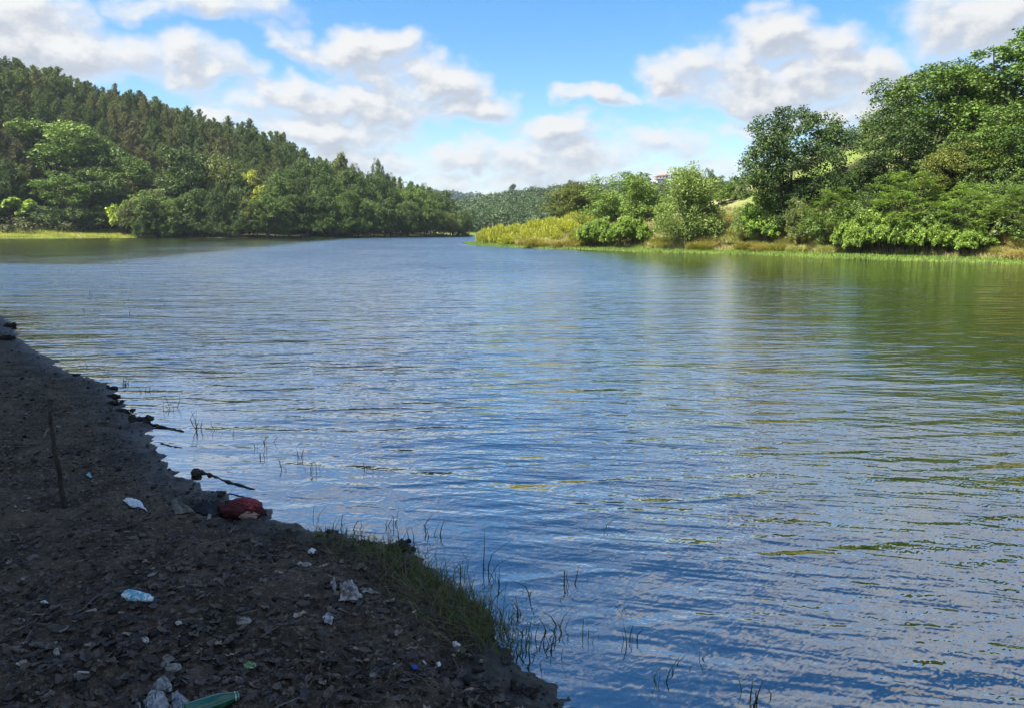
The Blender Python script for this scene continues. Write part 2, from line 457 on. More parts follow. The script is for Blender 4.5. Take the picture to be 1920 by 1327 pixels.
make_oak('oak_a', 1, 12, 4.9, .8, 40, 14, 50, .20, low=-.75, flat=.95)
make_oak('oak_b', 2, 12, 4.6, .3, 46, 14, 50, .20, low=-.9, flat=.95)
make_oak('oak_c', 3, 13, 5.2, .8, 44, 14, 50, .21, low=-.8, flat=.95)
make_oak('oak_open', 5, 12, 5.0, .6, 38, 13, 46, .21, low=-.8, flat=.95)
for i in range(5):      # broadleaves of the far left bank, coarser leaf sprays
    make_oak('broad_%d' % i, 20 + i, [13, 11, 14, 12, 10][i], [5, 5.4, 4.6, 4.2, 4.8][i], [1.0, .8, 1.2, .8, .5][i], 36, 12, 34, .27, low=-.85, flat=.95)
for i in range(3):
    make_oak('shrubby_%d' % i, 30 + i, [6.5, 5.5, 7][i], [3.8, 3.6, 3.0][i], .2, 28, 11, 44, .17, low=-.8, flat=.95)
make_willow('willow', 11)
make_frond('frond_a', 12); make_frond('frond_b', 13, 5.5, 3.0, 90)
make_bush('bramble_a', 14, 2.6, 3.0, .105, 12, 46, 130, rs=.62); make_bush('bramble_b', 15, 2.3, 2.5, .105, 12, 46, 115, rs=.62)
make_bush('bush_a', 16, 3.2, 2.2, .15, 10, 38, 24); make_bush('bush_b', 17, 2.6, 2.2, .28, 9, 24, 22)
make_broom('broom_a', 18); make_broom('broom_b', 19, 1.5, 1.7)
for i in range(5): make_pine('pine_%d' % i, 40 + i, [14, 13, 15, 12, 14][i], [4.5, 4.8, 4.0, 4.6, 5.0][i], [.18, .12, .2, .12, .2][i])
make_pine('pine_tall', 50, 15, 2.9, .3, .8)
def make_tuft(name, seed, H=1.0, R_=1.0, n=1500):
    g = np.random.default_rng(seed); c = MB(); t = MB()
    a = g.uniform(0, 2 * np.pi, n); k = np.sqrt(g.random(n)); b = np.stack([np.cos(a) * k, np.sin(a) * k, 0 * a], -1) * R_ * .75
    h = H * (1 - .45 * k ** 2) * g.uniform(.45, 1.1, n); l = unit(np.stack([np.cos(a) + g.normal(0, .9, n), np.sin(a) + g.normal(0, .9, n), 0 * a], -1)) * (h * g.uniform(.2, 1.0, n))[:, None]
    sd = unit(g.normal(size=(n, 3)) * [1, 1, 0]); V = []
    for q in range(5):
        s = q / 4; C = b + l * s ** 1.8 + np.array([0, 0, 1]) * (h * (s * 1.25 - .45 * s * s))[:, None]; w = .022 * (1.03 - s) ** .6
        V += [C - sd * w, C + sd * w]
    V = np.stack(V, 1).reshape(-1, 3); bb = np.arange(n)[:, None] * 10
    c.add(V, np.concatenate([bb + np.array([[2 * q, 2 * q + 1, 2 * q + 3, 2 * q + 2]]) for q in range(4)]), tint=np.repeat(np.clip(.5 + g.normal(0, .2, n), 0, 1), 10))
    tube(t, [[0, 0, -.2], [0, 0, .1]], [.25, .15], 6)
    reg(name, t.mesh(name + '_base', M_BARK, True), c.mesh(name + '_blades', M_GRASS), 'root_base', 'blades')
make_tuft('tuft_a', 70); make_tuft('tuft_b', 71, .9, 1.3)
make_oak('shade', 60, 15, 7.2, 4.5, 36, 16, 60, .42, low=-.4)

def plant(kind, x, y, h, w, color, label, name, cat, group=None, rz=None, z=None):
    tm, cm, pw, ph, tn, cn = PROTO[kind]
    z = gz(x, y) if z is None else z
    e = empty(name, (x, y, z), random.uniform(0, 6.28) if rz is None else rz)
    e.scale = (w / pw, w / pw, h / ph)
    tag(e, label, cat, group)
    a = obj(tn, tm, e); b = obj(cn, cm, e)
    b.color = (min(color[0] * (1.58 if 'pine' in name else 1.85), .42), min(color[1] * 1.75, .44), color[2] * 1.2, 1)
    return e
def plant_px(kind, px, ytop, wpx, Y, *a, zoff=0.0, **k):
    x = x_at(px, Y); z = gz(x, Y) - zoff
    zt = at_Y(px, ytop, Y)[2]; mr = .9 if kind.startswith(('oak', 'broad', 'will')) else (.75 if kind.startswith('shrubby') else .4)
    z = min(z, zt - mr * wpx * Y / F) if not kind.startswith(('broom', 'tuft')) else z
    h = zt - z
    return plant(kind, x, Y, h, wpx * Y / F, *a, z=z, **k)
# ------------------------------------------------------------------ terrain sheet
def polar_grid(azf, rr):
    A, Rr = np.meshgrid(azf, rr)            # rows = radius
    X = Rr * np.sin(A); Y = Rr * np.cos(A)
    nr, na = A.shape
    i = np.arange(nr - 1)[:, None] * na; j = np.arange(na)[None]; k = (j + 1) % na
    Q = np.stack([i + j, i + k, i + na + k, i + na + j], -1).reshape(-1, 4)
    return X, Y, Q
azf = np.concatenate([np.linspace(R(-44), R(44), 600), np.linspace(R(44), R(316), 92)[1:-1]])
rr = [0.6]
while rr[-1] < 6500: rr.append(rr[-1] + max(0.014, rr[-1] * (0.0062 if rr[-1] < 30 else 0.012)))
X, Y, Q = polar_grid(azf, np.array(rr))
Z, dn, dl, dr, df = ground_h(X, Y)
nrm = np.hypot(X, Y)
p = pxof(X, Y)
nz = fbm(X / 5, Y / 5, 3); nz2 = fbm(X / 16 + 7, Y / 16, 3)
nearm = (dn > -6).astype(float)
grass = np.where((dl > 0) | (dr > 0) | (df > 0), 1.0, 0.0)
dry = np.clip(0.5 + .8 * nz2 + .35 * nz, 0, 1) * sstep((np.maximum(dl, dr) - 2.5) / 3)
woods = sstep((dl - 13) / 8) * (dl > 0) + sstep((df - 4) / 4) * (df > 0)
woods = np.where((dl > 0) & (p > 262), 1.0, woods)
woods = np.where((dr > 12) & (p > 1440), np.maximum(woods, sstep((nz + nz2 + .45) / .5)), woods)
gm = np.stack([X, Y, Z], -1).reshape(-1, 3)
# centre cap
c0 = len(gm); gm = np.concatenate([gm, [[0, 0, gz(0.01, 0)]]]); na = len(azf)
T0 = np.stack([np.arange(na), (np.arange(na) + 1) % na, np.full(na, c0)], -1)
def ex(a): return np.concatenate([a.ravel(), [0.0]])
near_v = ex(nearm); near_v[-1] = 1
m, nt = new_mat('earth'); n = N(nt)
P = n.pos()
nearA, grassA, dryA, woodA, shoreA = (n.attr(k) for k in ('near', 'grass', 'dry', 'woods', 'shore'))
f1 = n.noise(P, 3.0, 6, .65); f2 = n.noise(P, 34.0, 5, .7); f3 = n.noise(P, 150.0, 3, .6)
mud = n.mix(n.ramp(f1, .35, .68), (.056, .043, .030), (.145, .108, .074))
mud = n.mix(n.ramp(f2, .5, .72), mud, (.32, .25, .185))
mud = n.mix(n.m('MULTIPLY', n.ramp(f3, .62, .75), .6), mud, (.34, .32, .30))
mud = n.mix(n.m('MULTIPLY', n.ramp(n.noise(P, 1.1, 3, .6), .55, .7), .35), mud, (.07, .08, .035))
wet = n.ramp(shoreA, 0.0, 0.55, 1.0, 0.0)
mud = n.mix(wet, mud, n.mix(n.ramp(f2, .3, .7), (.028, .025, .023), (.06, .053, .046)))
g1 = n.mix(n.ramp(n.noise(P, .9, 4, .65), .3, .7), (.16, .21, .035), (.10, .16, .03))
g2 = n.mix(n.ramp(n.noise(P, 1.6, 4, .7), .3, .7), (.32, .29, .14), (.20, .19, .075))
land = n.mix(dryA, g1, g2)
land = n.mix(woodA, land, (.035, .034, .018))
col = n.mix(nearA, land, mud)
bedc = n.mix(nearA, (.05, .05, .03), mud)
col = n.mix(n.m('MAXIMUM', nearA, grassA), bedc, col)
h = n.m('ADD', n.m('MULTIPLY', f2, 1.0), n.m('MULTIPLY', f3, .35))
bm = n.bump(h, 0.9, 0.03)
rough = n.m('SUBTRACT', .92, n.m('MULTIPLY', wet, n.m('MULTIPLY', nearA, .45)))
spec = n.m('ADD', .18, n.m('MULTIPLY', wet, n.m('MULTIPLY', nearA, .22)))
n.out(n.principled(col, rough, spec, bm))
M_EARTH = m
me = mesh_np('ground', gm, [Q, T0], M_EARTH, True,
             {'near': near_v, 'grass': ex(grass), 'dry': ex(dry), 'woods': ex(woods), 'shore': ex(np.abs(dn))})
tag(obj('ground', me), kind='structure')

# ------------------------------------------------------------------ water
az2 = np.concatenate([np.linspace(R(-44), R(44), 260), np.linspace(R(44), R(316), 60)[1:-1]])
r2 = [1.0]
while r2[-1] < 1400: r2.append(r2[-1] * 1.018)
X, Y, Q = polar_grid(az2, np.array(r2))
Z, dn, dl, dr, df = ground_h(X, Y)
p = pxof(X, Y)
pyv = HORIZ + F * CAMH / np.maximum(Y, .5)
dsh = -np.maximum(np.maximum(dn, dl), np.maximum(dr, df))
# wind patches of the pond, in metres: calmer lee under the right bank and in the left cove, ruffled in the middle
lee_r = sstep((X - 3.2 + .5 * perlin(X * .5, Y * .25)) / (2.4 + .10 * Y)) * sstep((Y - 7.5) / 3.0) * (1 - .45 * np.exp(-((Y - 27) / 5) ** 2) * (1 - sstep((X - 10) / 10)))
lee_l = sstep((-X - 10 - .13 * Y) / 12) * sstep((Y - 40 + .25 * (X + 20)) / 5)
chop = 1.0 - .50 * lee_r - .58 * lee_l + .55 * sstep((Y - 25) / 50) * (1 - lee_l) * (1 - lee_r)
chop = chop * (1 + .38 * fbm(X / 7 + 3, Y / 16, 3))
chop = chop * (.45 + .55 * sstep(dsh / 1.6))
chop = np.clip(chop, .12, 1.7)
V = np.stack([X, Y, np.zeros_like(X)], -1).reshape(-1, 3)
m, nt = new_mat('lake_water'); n = N(nt)
grp = bpy.data.node_groups.new('ripple_height', 'ShaderNodeTree')
grp.interface.new_socket('P', in_out='INPUT', socket_type='NodeSocketVector')
grp.interface.new_socket('H', in_out='OUTPUT', socket_type='NodeSocketFloat')
gn = N(grp); gi = gn.node('NodeGroupInput'); go = gn.node('NodeGroupOutput')
def layer(rot, sx, sy, amp, det=1.0, dist=0.0, rgh=.5, seed=0, ridge=False):
    mp = gn.node('ShaderNodeMapping'); gn.put(mp.inputs['Vector'], gi.outputs[0])
    # rotate first, then stretch
    mp.inputs['Rotation'].default_value = (0, 0, R(rot)); mp.inputs['Location'].default_value = (seed, seed * 2.3, seed)
    s = gn.vm('MULTIPLY', mp.outputs[0], (sx, sy, 1))
    v = gn.noise(s, 1.0, det, rgh, 0, dist)
    if ridge:
        v = gn.m('SUBTRACT', v, .5); v = gn.m('MULTIPLY', gn.m('SQRT', gn.m('ADD', gn.m('MULTIPLY', v, v), .0006)), -1.0)
    return gn.m('MULTIPLY', v, amp)
LAYERS = [(-4, .14, .52, .060, 0.0, .0, .5, 3), (7, .42, 1.25, .070, 1.0, .0, .5, 1), (-10, .55, 2.6, .072, 1.0, .3, .5, 5, True), (12, 1.25, 6.4, .027, 2.0, .3, .55, 9), (-28, 11, 16, .0085, 2.0, .3, .55, 13)]
acc = None
for L in LAYERS:
    v = layer(*L); acc = v if acc is None else gn.m('ADD', acc, v)
grp.links.new(acc, go.inputs[0])
P = n.pos()
def H_at(off):
    g = n.node('ShaderNodeGroup'); g.node_tree = grp
    n.put(g.inputs[0], n.vm('ADD', P, off)); return g.outputs[0]
h0, hx, hy = H_at((0, 0, 0)), H_at((.012, 0, 0)), H_at((0, .012, 0))
chopA = n.attr('chop')
k = n.m('MULTIPLY', chopA, -1 / .012)
sx = n.m('MULTIPLY', n.m('SUBTRACT', hx, h0), k); sy = n.m('MULTIPLY', n.m('SUBTRACT', hy, h0), k)
nv = n.vm('NORMALIZE', n.comb(sx, n.m('SUBTRACT', sy, n.attr('tilt')), 1.0))
geo = n.node('ShaderNodeNewGeometry'); dt = n.node('ShaderNodeVectorMath', operation='DOT_PRODUCT'); n.put(dt.inputs[0], nv); n.put(dt.inputs[1], geo.outputs['Incoming'])
refl = n.m('MULTIPLY_ADD', n.m('POWER', n.m('SUBTRACT', 1.0, n.m('ABSOLUTE', dt.outputs['Value']), clamp=True), 3.2), .66, .34, clamp=True)
gl = n.node('ShaderNodeBsdfGlossy'); gl.inputs['Roughness'].default_value = .045; gl.inputs['Color'].default_value = (1, 1, 1, 1); n.put(gl.inputs['Normal'], nv)
di = n.node('ShaderNodeBsdfDiffuse'); n.put(di.inputs['Color'], (.012, .0155, .005))
tr = n.node('ShaderNodeBsdfTransparent'); n.put(tr.inputs['Color'], (.72, .70, .60))
dep = n.attr('depth')
clear = n.m('POWER', 2.718, n.m('MULTIPLY', dep, -11.0))
body = n.mixsh(clear, di.outputs[0], tr.outputs[0])
n.out(n.mixsh(refl, body, gl.outputs[0]))
me = mesh_np('water', V, [Q], m, True, {'depth': np.maximum(-Z, 0).ravel(), 'chop': chop.ravel(), 'tilt': (chop * (.02 + .10 * sstep((Y - 5) / 40)) * (1 - .9 * lee_r)).ravel()})
tag(obj('water', me), kind='structure')

# ------------------------------------------------------------------ sun, sky with clouds
SUN_AZ = R(-122); SUN_EL = R(54)      # clockwise from +Y : high on the left, slightly behind the viewer
sd = Vector((math.sin(SUN_AZ) * math.cos(SUN_EL), math.cos(SUN_AZ) * math.cos(SUN_EL), math.sin(SUN_EL)))
sl = bpy.data.lights.new('sun', 'SUN'); sl.energy = 5.0; sl.angle = R(.5); sl.color = (1.0, .94, .84)
so = bpy.data.objects.new('sun', sl); COL.objects.link(so)
so.rotation_euler = sd.to_track_quat('Z', 'Y').to_euler(); so.location = (-30, -20, 60)

def dirang(px, py):
    d = np.array(ray(px, py)); d /= np.linalg.norm(d)
    return math.atan2(d[0], d[1]), math.asin(d[2])
CL = [  # px, py, half width, half height, weight
    (20, 55, 85, 42, 1.1), (95, 92, 100, 34, 1.15), (225, 100, 65, 32, 1.1), (-60, 95, 90, 40, 1.1), (350, 112, 62, 34, 1.1), (425, 128, 55, 22, 1.05), (415, 8, 75, 24, .9), (250, -2, 60, 16, .7),
    (640, 92, 78, 30, 1.15), (715, 80, 50, 26, 1.1), (800, 138, 95, 36, 1.15), (700, 142, 60, 28, 1.0), (530, 190, 90, 32, 1.1), (650, 215, 110, 38, 1.15), (790, 205, 110, 34, 1.1), (905, 205, 66, 28, 1.05),
    (560, 250, 120, 34, 1.05), (720, 255, 110, 26, 1.0), (450, 235, 70, 24, .9), (1060, 245, 85, 24, 1.05), (700, 300, 140, 26, .95), (860, 295, 110, 26, 1.05), (980, 305, 120, 30, 1.05),
    (1120, 290, 130, 30, 1.05), (1250, 280, 90, 26, 1.0), (900, 340, 260, 20, .85), (1180, 330, 160, 20, .8), (1330, 300, 90, 18, .8), (1122, 184, 48, 16, 1.05),
    (1440, 92, 85, 42, 1.15), (1530, 100, 75, 36, 1.05), (1340, 140, 95, 28, 1.1), (1270, 165, 60, 22, 1.0), (1440, 165, 150, 28, 1.15), (1560, 165, 90, 34, 1.1), (1640, 150, 50, 40, 1.1), (1440, 22, 45, 20, .8),
    (1530, 35, 35, 18, .75), (1400, 235, 110, 18, .8), (1560, 215, 110, 24, .95), (1870, 18, 110, 36, 1.1), (1790, 62, 60, 30, .85), (1350, 55, 30, 20, .7), (535, 62, 26, 22, .8), (2050, 80, 130, 50, 1),
    (-300, 150, 160, 70, 1), (2300, 200, 200, 70, 1),
    (1950, -300, 330, 120, .62), (2200, -700, 300, 150, .8), (500, -420, 200, 50, .8), (1850, -520, 420, 140, .6), (300, -125, 160, 40, .6), (750, -165, 160, 40, .62), (1180, -120, 180, 42, .6), (560, -290, 200, 50, .42), (1020, -310, 180, 50, .42), (1500, -220, 230, 75, .7), (150, -430, 260, 80, .5)]  # clouds out of view, mostly added to brighten the water's reflection
BACK = [(-150, 40, 40, 18), (-100, 25, 30, 12), (150, 45, 45, 20), (100, 40, 30, 14), (180, 20, 40, 12), (-170, 70, 60, 10), (70, 60, 50, 12), (-70, 55, 30, 12)]  # degrees, unseen clouds over the rest of the sky, added to whiten the ambient light
w = bpy.data.worlds.new('World'); scn.world = w; w.use_nodes = True
nt = w.node_tree; nt.nodes.clear(); n = N(nt)
cg = bpy.data.node_groups.new('cloud_density', 'ShaderNodeTree')
cg.interface.new_socket('D', in_out='INPUT', socket_type='NodeSocketVector')
cg.interface.new_socket('Dens', in_out='OUTPUT', socket_type='NodeSocketFloat')
q = N(cg); gi = q.node('NodeGroupInput'); go = q.node('NodeGroupOutput')
D = q.vm('NORMALIZE', gi.outputs[0])
Dn = q.vm('MULTIPLY', D, (1, 1, 1.4))
wn = q.node('ShaderNodeTexNoise'); q.put(wn.inputs['Vector'], Dn); wn.inputs['Scale'].default_value = 9; wn.inputs['Detail'].default_value = 3.5; wn.inputs['Roughness'].default_value = .6
warp = q.vm('MULTIPLY', q.vm('SUBTRACT', wn.outputs['Color'], (.5, .5, .5)), (.16, .16, .10))
Dw = q.sep(q.vm('ADD', D, warp))
az = q.m('ARCTAN2', Dw[0], Dw[1]); el = q.m('ARCSINE', q.m('MINIMUM', q.m('MAXIMUM', Dw[2], -1.0), 1.0))
BACK_ = [(a_, b_, c_, d_, 9) for a_, b_, c_, d_ in BACK]
field = None
for (px, py, hw, hh, wt) in CL + BACK_:
    a0, e0 = dirang(px, py) if wt < 5 else (R(px), R(py)); f = F / (1 + ((px - 960) / F) ** 2 + ((663 - py) / F) ** 2) ** .5
    ra = 1.42 * hw / f / math.cos(e0); re = 1.42 * hh / f
    if wt > 5: ra, re, wt = R(hw), R(hh), 1.1
    u = q.m('MULTIPLY_ADD', az, 1 / ra, -a0 / ra); v = q.m('MULTIPLY_ADD', el, 1 / re, -e0 / re)
    # flatter base than top
    d2 = q.m('ADD', q.m('MULTIPLY', u, u), q.m('MULTIPLY', v, v))
    b = q.m('MULTIPLY_ADD', d2, -wt, wt)
    field = b if field is None else q.m('SMOOTH_MAX', field, b, .12)
field = q.m('MAXIMUM', field, -.32)
fb = q.noise(Dn, 14.0, 9, .58)
dens = q.m('ADD', field, q.m('MULTIPLY_ADD', fb, 1.9, -.95))
fb2 = q.noise(Dn, 2.2, 3, .5)
cg.links.new(dens, go.inputs[0])
tc = n.node('ShaderNodeTexCoord').outputs['Generated']
def dens_at(off):
    g = n.node('ShaderNodeGroup'); g.node_tree = cg; n.put(g.inputs[0], n.vm('ADD', tc, off)); return g.outputs[0]
d0 = dens_at((0, 0, 0)); d1 = dens_at((-.009, 0, .015))
alpha = n.ramp(d0, .10, 1.08)
lit = n.m('SUBTRACT', d0, d1)
thick = n.ramp(d0, .40, 1.15)
base = n.mix(thick, (.84, .87, .92), (.56, .60, .67))
lf = n.ramp(lit, -.22, .34)
ccol = n.mix(lf, base, (.98, .97, .95))
sky = n.node('ShaderNodeTexSky', sky_type='NISHITA'); sky.sun_disc = False; sky.sun_elevation = SUN_EL; sky.sun_rotation = SUN_AZ
sky.air_density = 1.0; sky.dust_density = 1.0; sky.ozone_density = 1.6; sky.altitude = 100
SKYS = .088
sk = n.node('ShaderNodeHueSaturation'); sk.inputs['Saturation'].default_value = 1.42; n.put(sk.inputs['Color'], sky.outputs[0])
cs = n.vm('SCALE', ccol); nt.nodes[-1].inputs['Scale'].default_value = 1.0 / SKYS * .375
fin = n.mix(n.m('MULTIPLY', alpha, .97), sk.outputs[0], cs)
bg = n.node('ShaderNodeBackground'); bg.inputs['Strength'].default_value = SKYS; n.put(bg.inputs['Color'], fin)
wo = n.node('ShaderNodeOutputWorld'); nt.links.new(bg.outputs[0], wo.inputs['Surface'])
w.cycles.sampling_method = 'MANUAL'; w.cycles.sample_map_resolution = 512

# ------------------------------------------------------------------ air
hz, nt = new_mat('haze_air'); n = N(nt)
pv = n.node('ShaderNodeVolumePrincipled'); pv.inputs['Color'].default_value = (.78, .87, 1, 1); pv.inputs['Density'].default_value = .00013; pv.inputs['Anisotropy'].default_value = 0.3
n.out(None, pv.outputs[0])
mb = MB(); box(mb, (0, 1000, 88.25), (3600, 4400, 183.5))
hz_o = obj('haze', mb.mesh('haze', hz)); tag(hz_o, 'thin pale blue air over the whole valley', 'haze', kind='stuff')

scn.view_settings.view_transform = 'Standard'; scn.view_settings.look = 'None'
scn.view_settings.exposure = 1.35; scn.view_settings.gamma = 1
scn.cycles.use_denoising = True
scn.cycles.max_bounces = 6; scn.cycles.diffuse_bounces = 3; scn.cycles.glossy_bounces = 3; scn.cycles.transparent_max_bounces = 12
scn.cycles.volume_bounces = 0; scn.cycles.caustics_reflective = False; scn.cycles.caustics_refractive = False
scn.cycles.use_light_tree = False
# ------------------------------------------------------------------ trees of the right bank
G_R = 'trees on the right bank'
C_OAK = (.050, .088, .022); C_OAKD = (.034, .062, .021); C_OLIVE = (.085, .105, .030); C_BRI = (.10, .165, .034); C_PALE = (.105, .155, .055); C_YEL = (.30, .31, .055)
def T(kind, px, yt, wp, Y, *a, **k):
    ys = float(np.interp(px, [p_[0] for p_ in right_px], [at_z(*p_)[1] for p_ in right_px]))
    off = 3.2 if kind.startswith('bramble') else (1.2 if kind.startswith('broom') else 4.0)
    return plant_px(kind, px, yt, wp, max(Y, ys + off), *a, **k)
T('oak_a', 1478, 205, 200, 66, C_OAKD, 'tall dark green oak with sky showing through its crown, set apart on the right bank', 'oak_tree', 'tree', G_R, rz=.4, zoff=.3)
T('oak_open', 1668, 212, 165, 68, C_OAKD, 'dark rounded oak between the lone gappy oak and the giant tree on the right', 'oak_tree', 'tree', G_R, rz=2.0)
T('oak_c', 1730, 118, 230, 72, C_OAK, 'big dark oak with a stepped crown, left shoulder of the giant right clump', 'oak_tree', 'tree', G_R, rz=1.0)
T('oak_b', 1860, 58, 280, 70, (.06, .112, .026), 'tallest broad oak of all, bright topped, on the upper right slope', 'oak_tree', 'tree', G_R, rz=.0)
T('oak_a', 1990, 80, 250, 66, C_OAK, 'tall oak cut by the right edge, beside the tallest broad oak', 'oak_tree', 'tree', G_R, rz=3.0)
T('oak_b', 1870, 205, 200, 60, C_OAK, 'mid height oak in front of the giant oak, near the right edge', 'oak_tree', 'tree', G_R, rz=4.1)
T('oak_c', 1790, 270, 140, 60, C_OLIVE, 'olive green young oak halfway down the right slope', 'oak_tree', 'tree', G_R, rz=5.0)
T('oak_b', 1925, 285, 150, 56, (.06, .10, .03), 'leafy oak low on the slope against the right edge', 'oak_tree', 'tree', G_R, rz=2.3)
T('oak_b', 1600, 300, 110, 70, C_OAKD, 'short dark oak filling the dip behind the two dark oaks', 'oak_tree', 'tree', G_R, rz=.7)
T('oak_c', 1070, 343, 105, 118, (.065, .085, .026), 'small dark brownish green tree standing behind the yellow brush of the point', 'oak_tree', 'tree', G_R, rz=.2)
T('oak_a', 1172, 325, 150, 92, (.09, .145, .04), 'rounded mid green tree above the first bramble mound', 'broadleaf_tree', 'tree', G_R, rz=1.9)
T('willow', 1288, 312, 128, 72, C_PALE, 'pale green willow reaching down to the shore grass', 'willow_tree', 'tree', G_R, rz=.5)
T('shrubby_1', 1228, 358, 60, 98, (.075, .13, .035), 'bushy green tree squeezed between the rounded tree and the willow', 'broadleaf_tree', 'tree', G_R, rz=1.5)
T('shrubby_2', 1350, 340, 62, 96, (.08, .13, .035), 'bushy green tree just behind the willow on its right', 'broadleaf_tree', 'tree', G_R, rz=.5)
T('shrubby_0', 1395, 330, 70, 112, (.075, .115, .035), 'bushy tree on the grassy slope left of the lone gappy oak', 'broadleaf_tree', 'tree', G_R, rz=2.5)
T('shrubby_1', 1330, 318, 34, 150, C_OAKD, 'small dark tree on the crest above the willow', 'broadleaf_tree', 'tree', G_R)
T('shrubby_2', 1435, 352, 80, 60, (.10, .175, .035), 'bright green slender bush in front of the lone gappy oak', 'shrub', 'shrub', G_R, rz=.9)
T('shrubby_0', 1398, 382, 60, 63, C_PALE, 'pale grey green bush in the tall grass below the willow side', 'shrub', 'shrub', G_R, rz=2.9)
T('shrubby_1', 1500, 372, 60, 62, (.09, .12, .045), 'greyish bush at the foot of the lone gappy oak', 'shrub', 'shrub', G_R, rz=2.0)
T('frond_a', 1565, 352, 120, 58, (.075, .125, .035), 'low feathery sumac between the lone oak and the big sumac', 'sumac_shrub', 'shrub', G_R, rz=1.0)
T('frond_b', 1700, 322, 150, 53, (.10, .165, .04), 'large feathery sumac with bright layered fronds above the bramble', 'sumac_shrub', 'shrub', G_R, rz=.3)
T('frond_a', 1810, 345, 130, 50, (.105, .17, .045), 'feathery sumac right of the large one, paler fronds', 'sumac_shrub', 'shrub', G_R, rz=4.0)
T('frond_b', 1900, 350, 120, 49, (.09, .145, .045), 'feathery sumac at the right edge over the dry grass', 'sumac_shrub', 'shrub', G_R, rz=2.2)
T('bush_a', 1640, 375, 80, 55, (.08, .12, .04), 'dull green bush tucked left of the large sumac', 'shrub', 'shrub', G_R, rz=2.2)
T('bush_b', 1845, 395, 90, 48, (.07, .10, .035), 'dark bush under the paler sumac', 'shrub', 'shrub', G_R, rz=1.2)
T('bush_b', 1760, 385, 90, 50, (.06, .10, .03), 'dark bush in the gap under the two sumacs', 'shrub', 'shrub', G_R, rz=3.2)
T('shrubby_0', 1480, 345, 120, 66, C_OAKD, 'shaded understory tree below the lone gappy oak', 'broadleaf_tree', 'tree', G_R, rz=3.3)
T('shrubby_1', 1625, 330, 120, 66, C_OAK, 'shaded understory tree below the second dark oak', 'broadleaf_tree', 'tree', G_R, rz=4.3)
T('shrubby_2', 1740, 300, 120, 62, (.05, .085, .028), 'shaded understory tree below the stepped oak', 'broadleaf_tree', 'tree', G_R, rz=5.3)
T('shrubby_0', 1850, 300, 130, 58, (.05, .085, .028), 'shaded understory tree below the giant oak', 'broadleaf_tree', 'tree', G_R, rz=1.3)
G_B = 'bramble mounds along the right shore'
for px, yt, wp, Y, kd, lb in ((1120, 412, 75, 80, 'bramble_a', 'left half of the bright bramble mound below the rounded tree'),
                              (1180, 408, 80, 78, 'bramble_b', 'right half of the bright bramble mound beside the willow'),
                              (1605, 412, 80, 50.5, 'bramble_b', 'left end of the long bright bramble bank under the sumacs'),
                              (1670, 400, 100, 50, 'bramble_a', 'highest bramble mound under the large sumac'),
                              (1745, 412, 100, 49, 'bramble_a', 'bramble mound right of the highest one, leaning to the water'),
                              (1820, 425, 90, 48.5, 'bramble_b', 'right end of the bramble bank beside the dry grass')):
    T(kd, px, yt, wp, Y, C_BRI, lb, 'bramble', 'bramble', G_B)
G_Y = 'yellow brush on the grassy point'
k = 0
names = ['at the very tip of the point', 'second from the tip of the point', 'in the low front row near the tip', 'on the back of the point near the tip', 'in the middle of the front row', 'highest of the brush on the point',
         'on the back slope in the middle of the point', 'in the front row before the dark small tree', 'right below the dark small tree', 'last one before the bramble mound', 'behind the bramble mound, olive toned', 'between small dark tree and the bramble']
for i, (px, yt, wp, Y) in enumerate(((912, 428, 34, 107), (938, 422, 40, 103), (955, 438, 40, 97), (968, 420, 40, 108), (990, 428, 46, 94), (1005, 412, 48, 102), (1035, 408, 50, 103), (1030, 425, 48, 91), (1062, 412, 50, 94), (1090, 425, 46, 84), (1095, 398, 60, 100), (1075, 400, 50, 104))):
    c = [(.34, .34, .06), (.30, .30, .055), (.26, .28, .05)][i % 3] if px < 1085 else (.16, .19, .05)
    T(['broom_a', 'broom_b'][i % 2], px, yt, wp * 1.15, Y, c, 'feathery yellow green brush ' + names[i], 'brush_shrub', 'shrub', G_Y)
gt = np.random.default_rng(44)
for pa, pb, dd, nn_, lb, tan in ((1236, 1262, (2.5, 9), 6, 'left of the willow foot', .8), (1330, 1400, (2.5, 12), 12, 'right of the willow foot', .5), (1400, 1470, (2.2, 7), 10, 'below the slender bright bush', .3),
                            (1470, 1570, (2.2, 13), 26, 'between slender bush and long bramble bank', .85), (1850, 1990, (1.8, 7), 24, 'right of the long bramble bank', .95), (985, 1080, (1.2, 4), 9, 'low on the front of the point', .7), (1300, 1335, (1.6, 4), 5, 'in front of the willow', .3)):
    for i in range(nn_):
        px = gt.uniform(pa, pb); Ysh = float(np.interp(px, [p_[0] for p_ in right_px], [at_z(*p_)[1] for p_ in right_px])); Y = Ysh + gt.uniform(*dd) * 1.1
        c = (.38, .33, .17) if gt.random() < tan else (.22, .22, .07); c = tuple(np.array(c) * gt.uniform(.8, 1.1) / 1.4)
        plant(['tuft_a', 'tuft_b'][i % 2], x_at(px, Y), Y, gt.uniform(.6, 1.15), gt.uniform(1.6, 3.0), c, ('straw coloured' if c[0] > .2 else 'green gold') + ' arching grass tuft ' + lb, 'grass_clump', 'grass clump', 'tall grass clumps on the right bank')

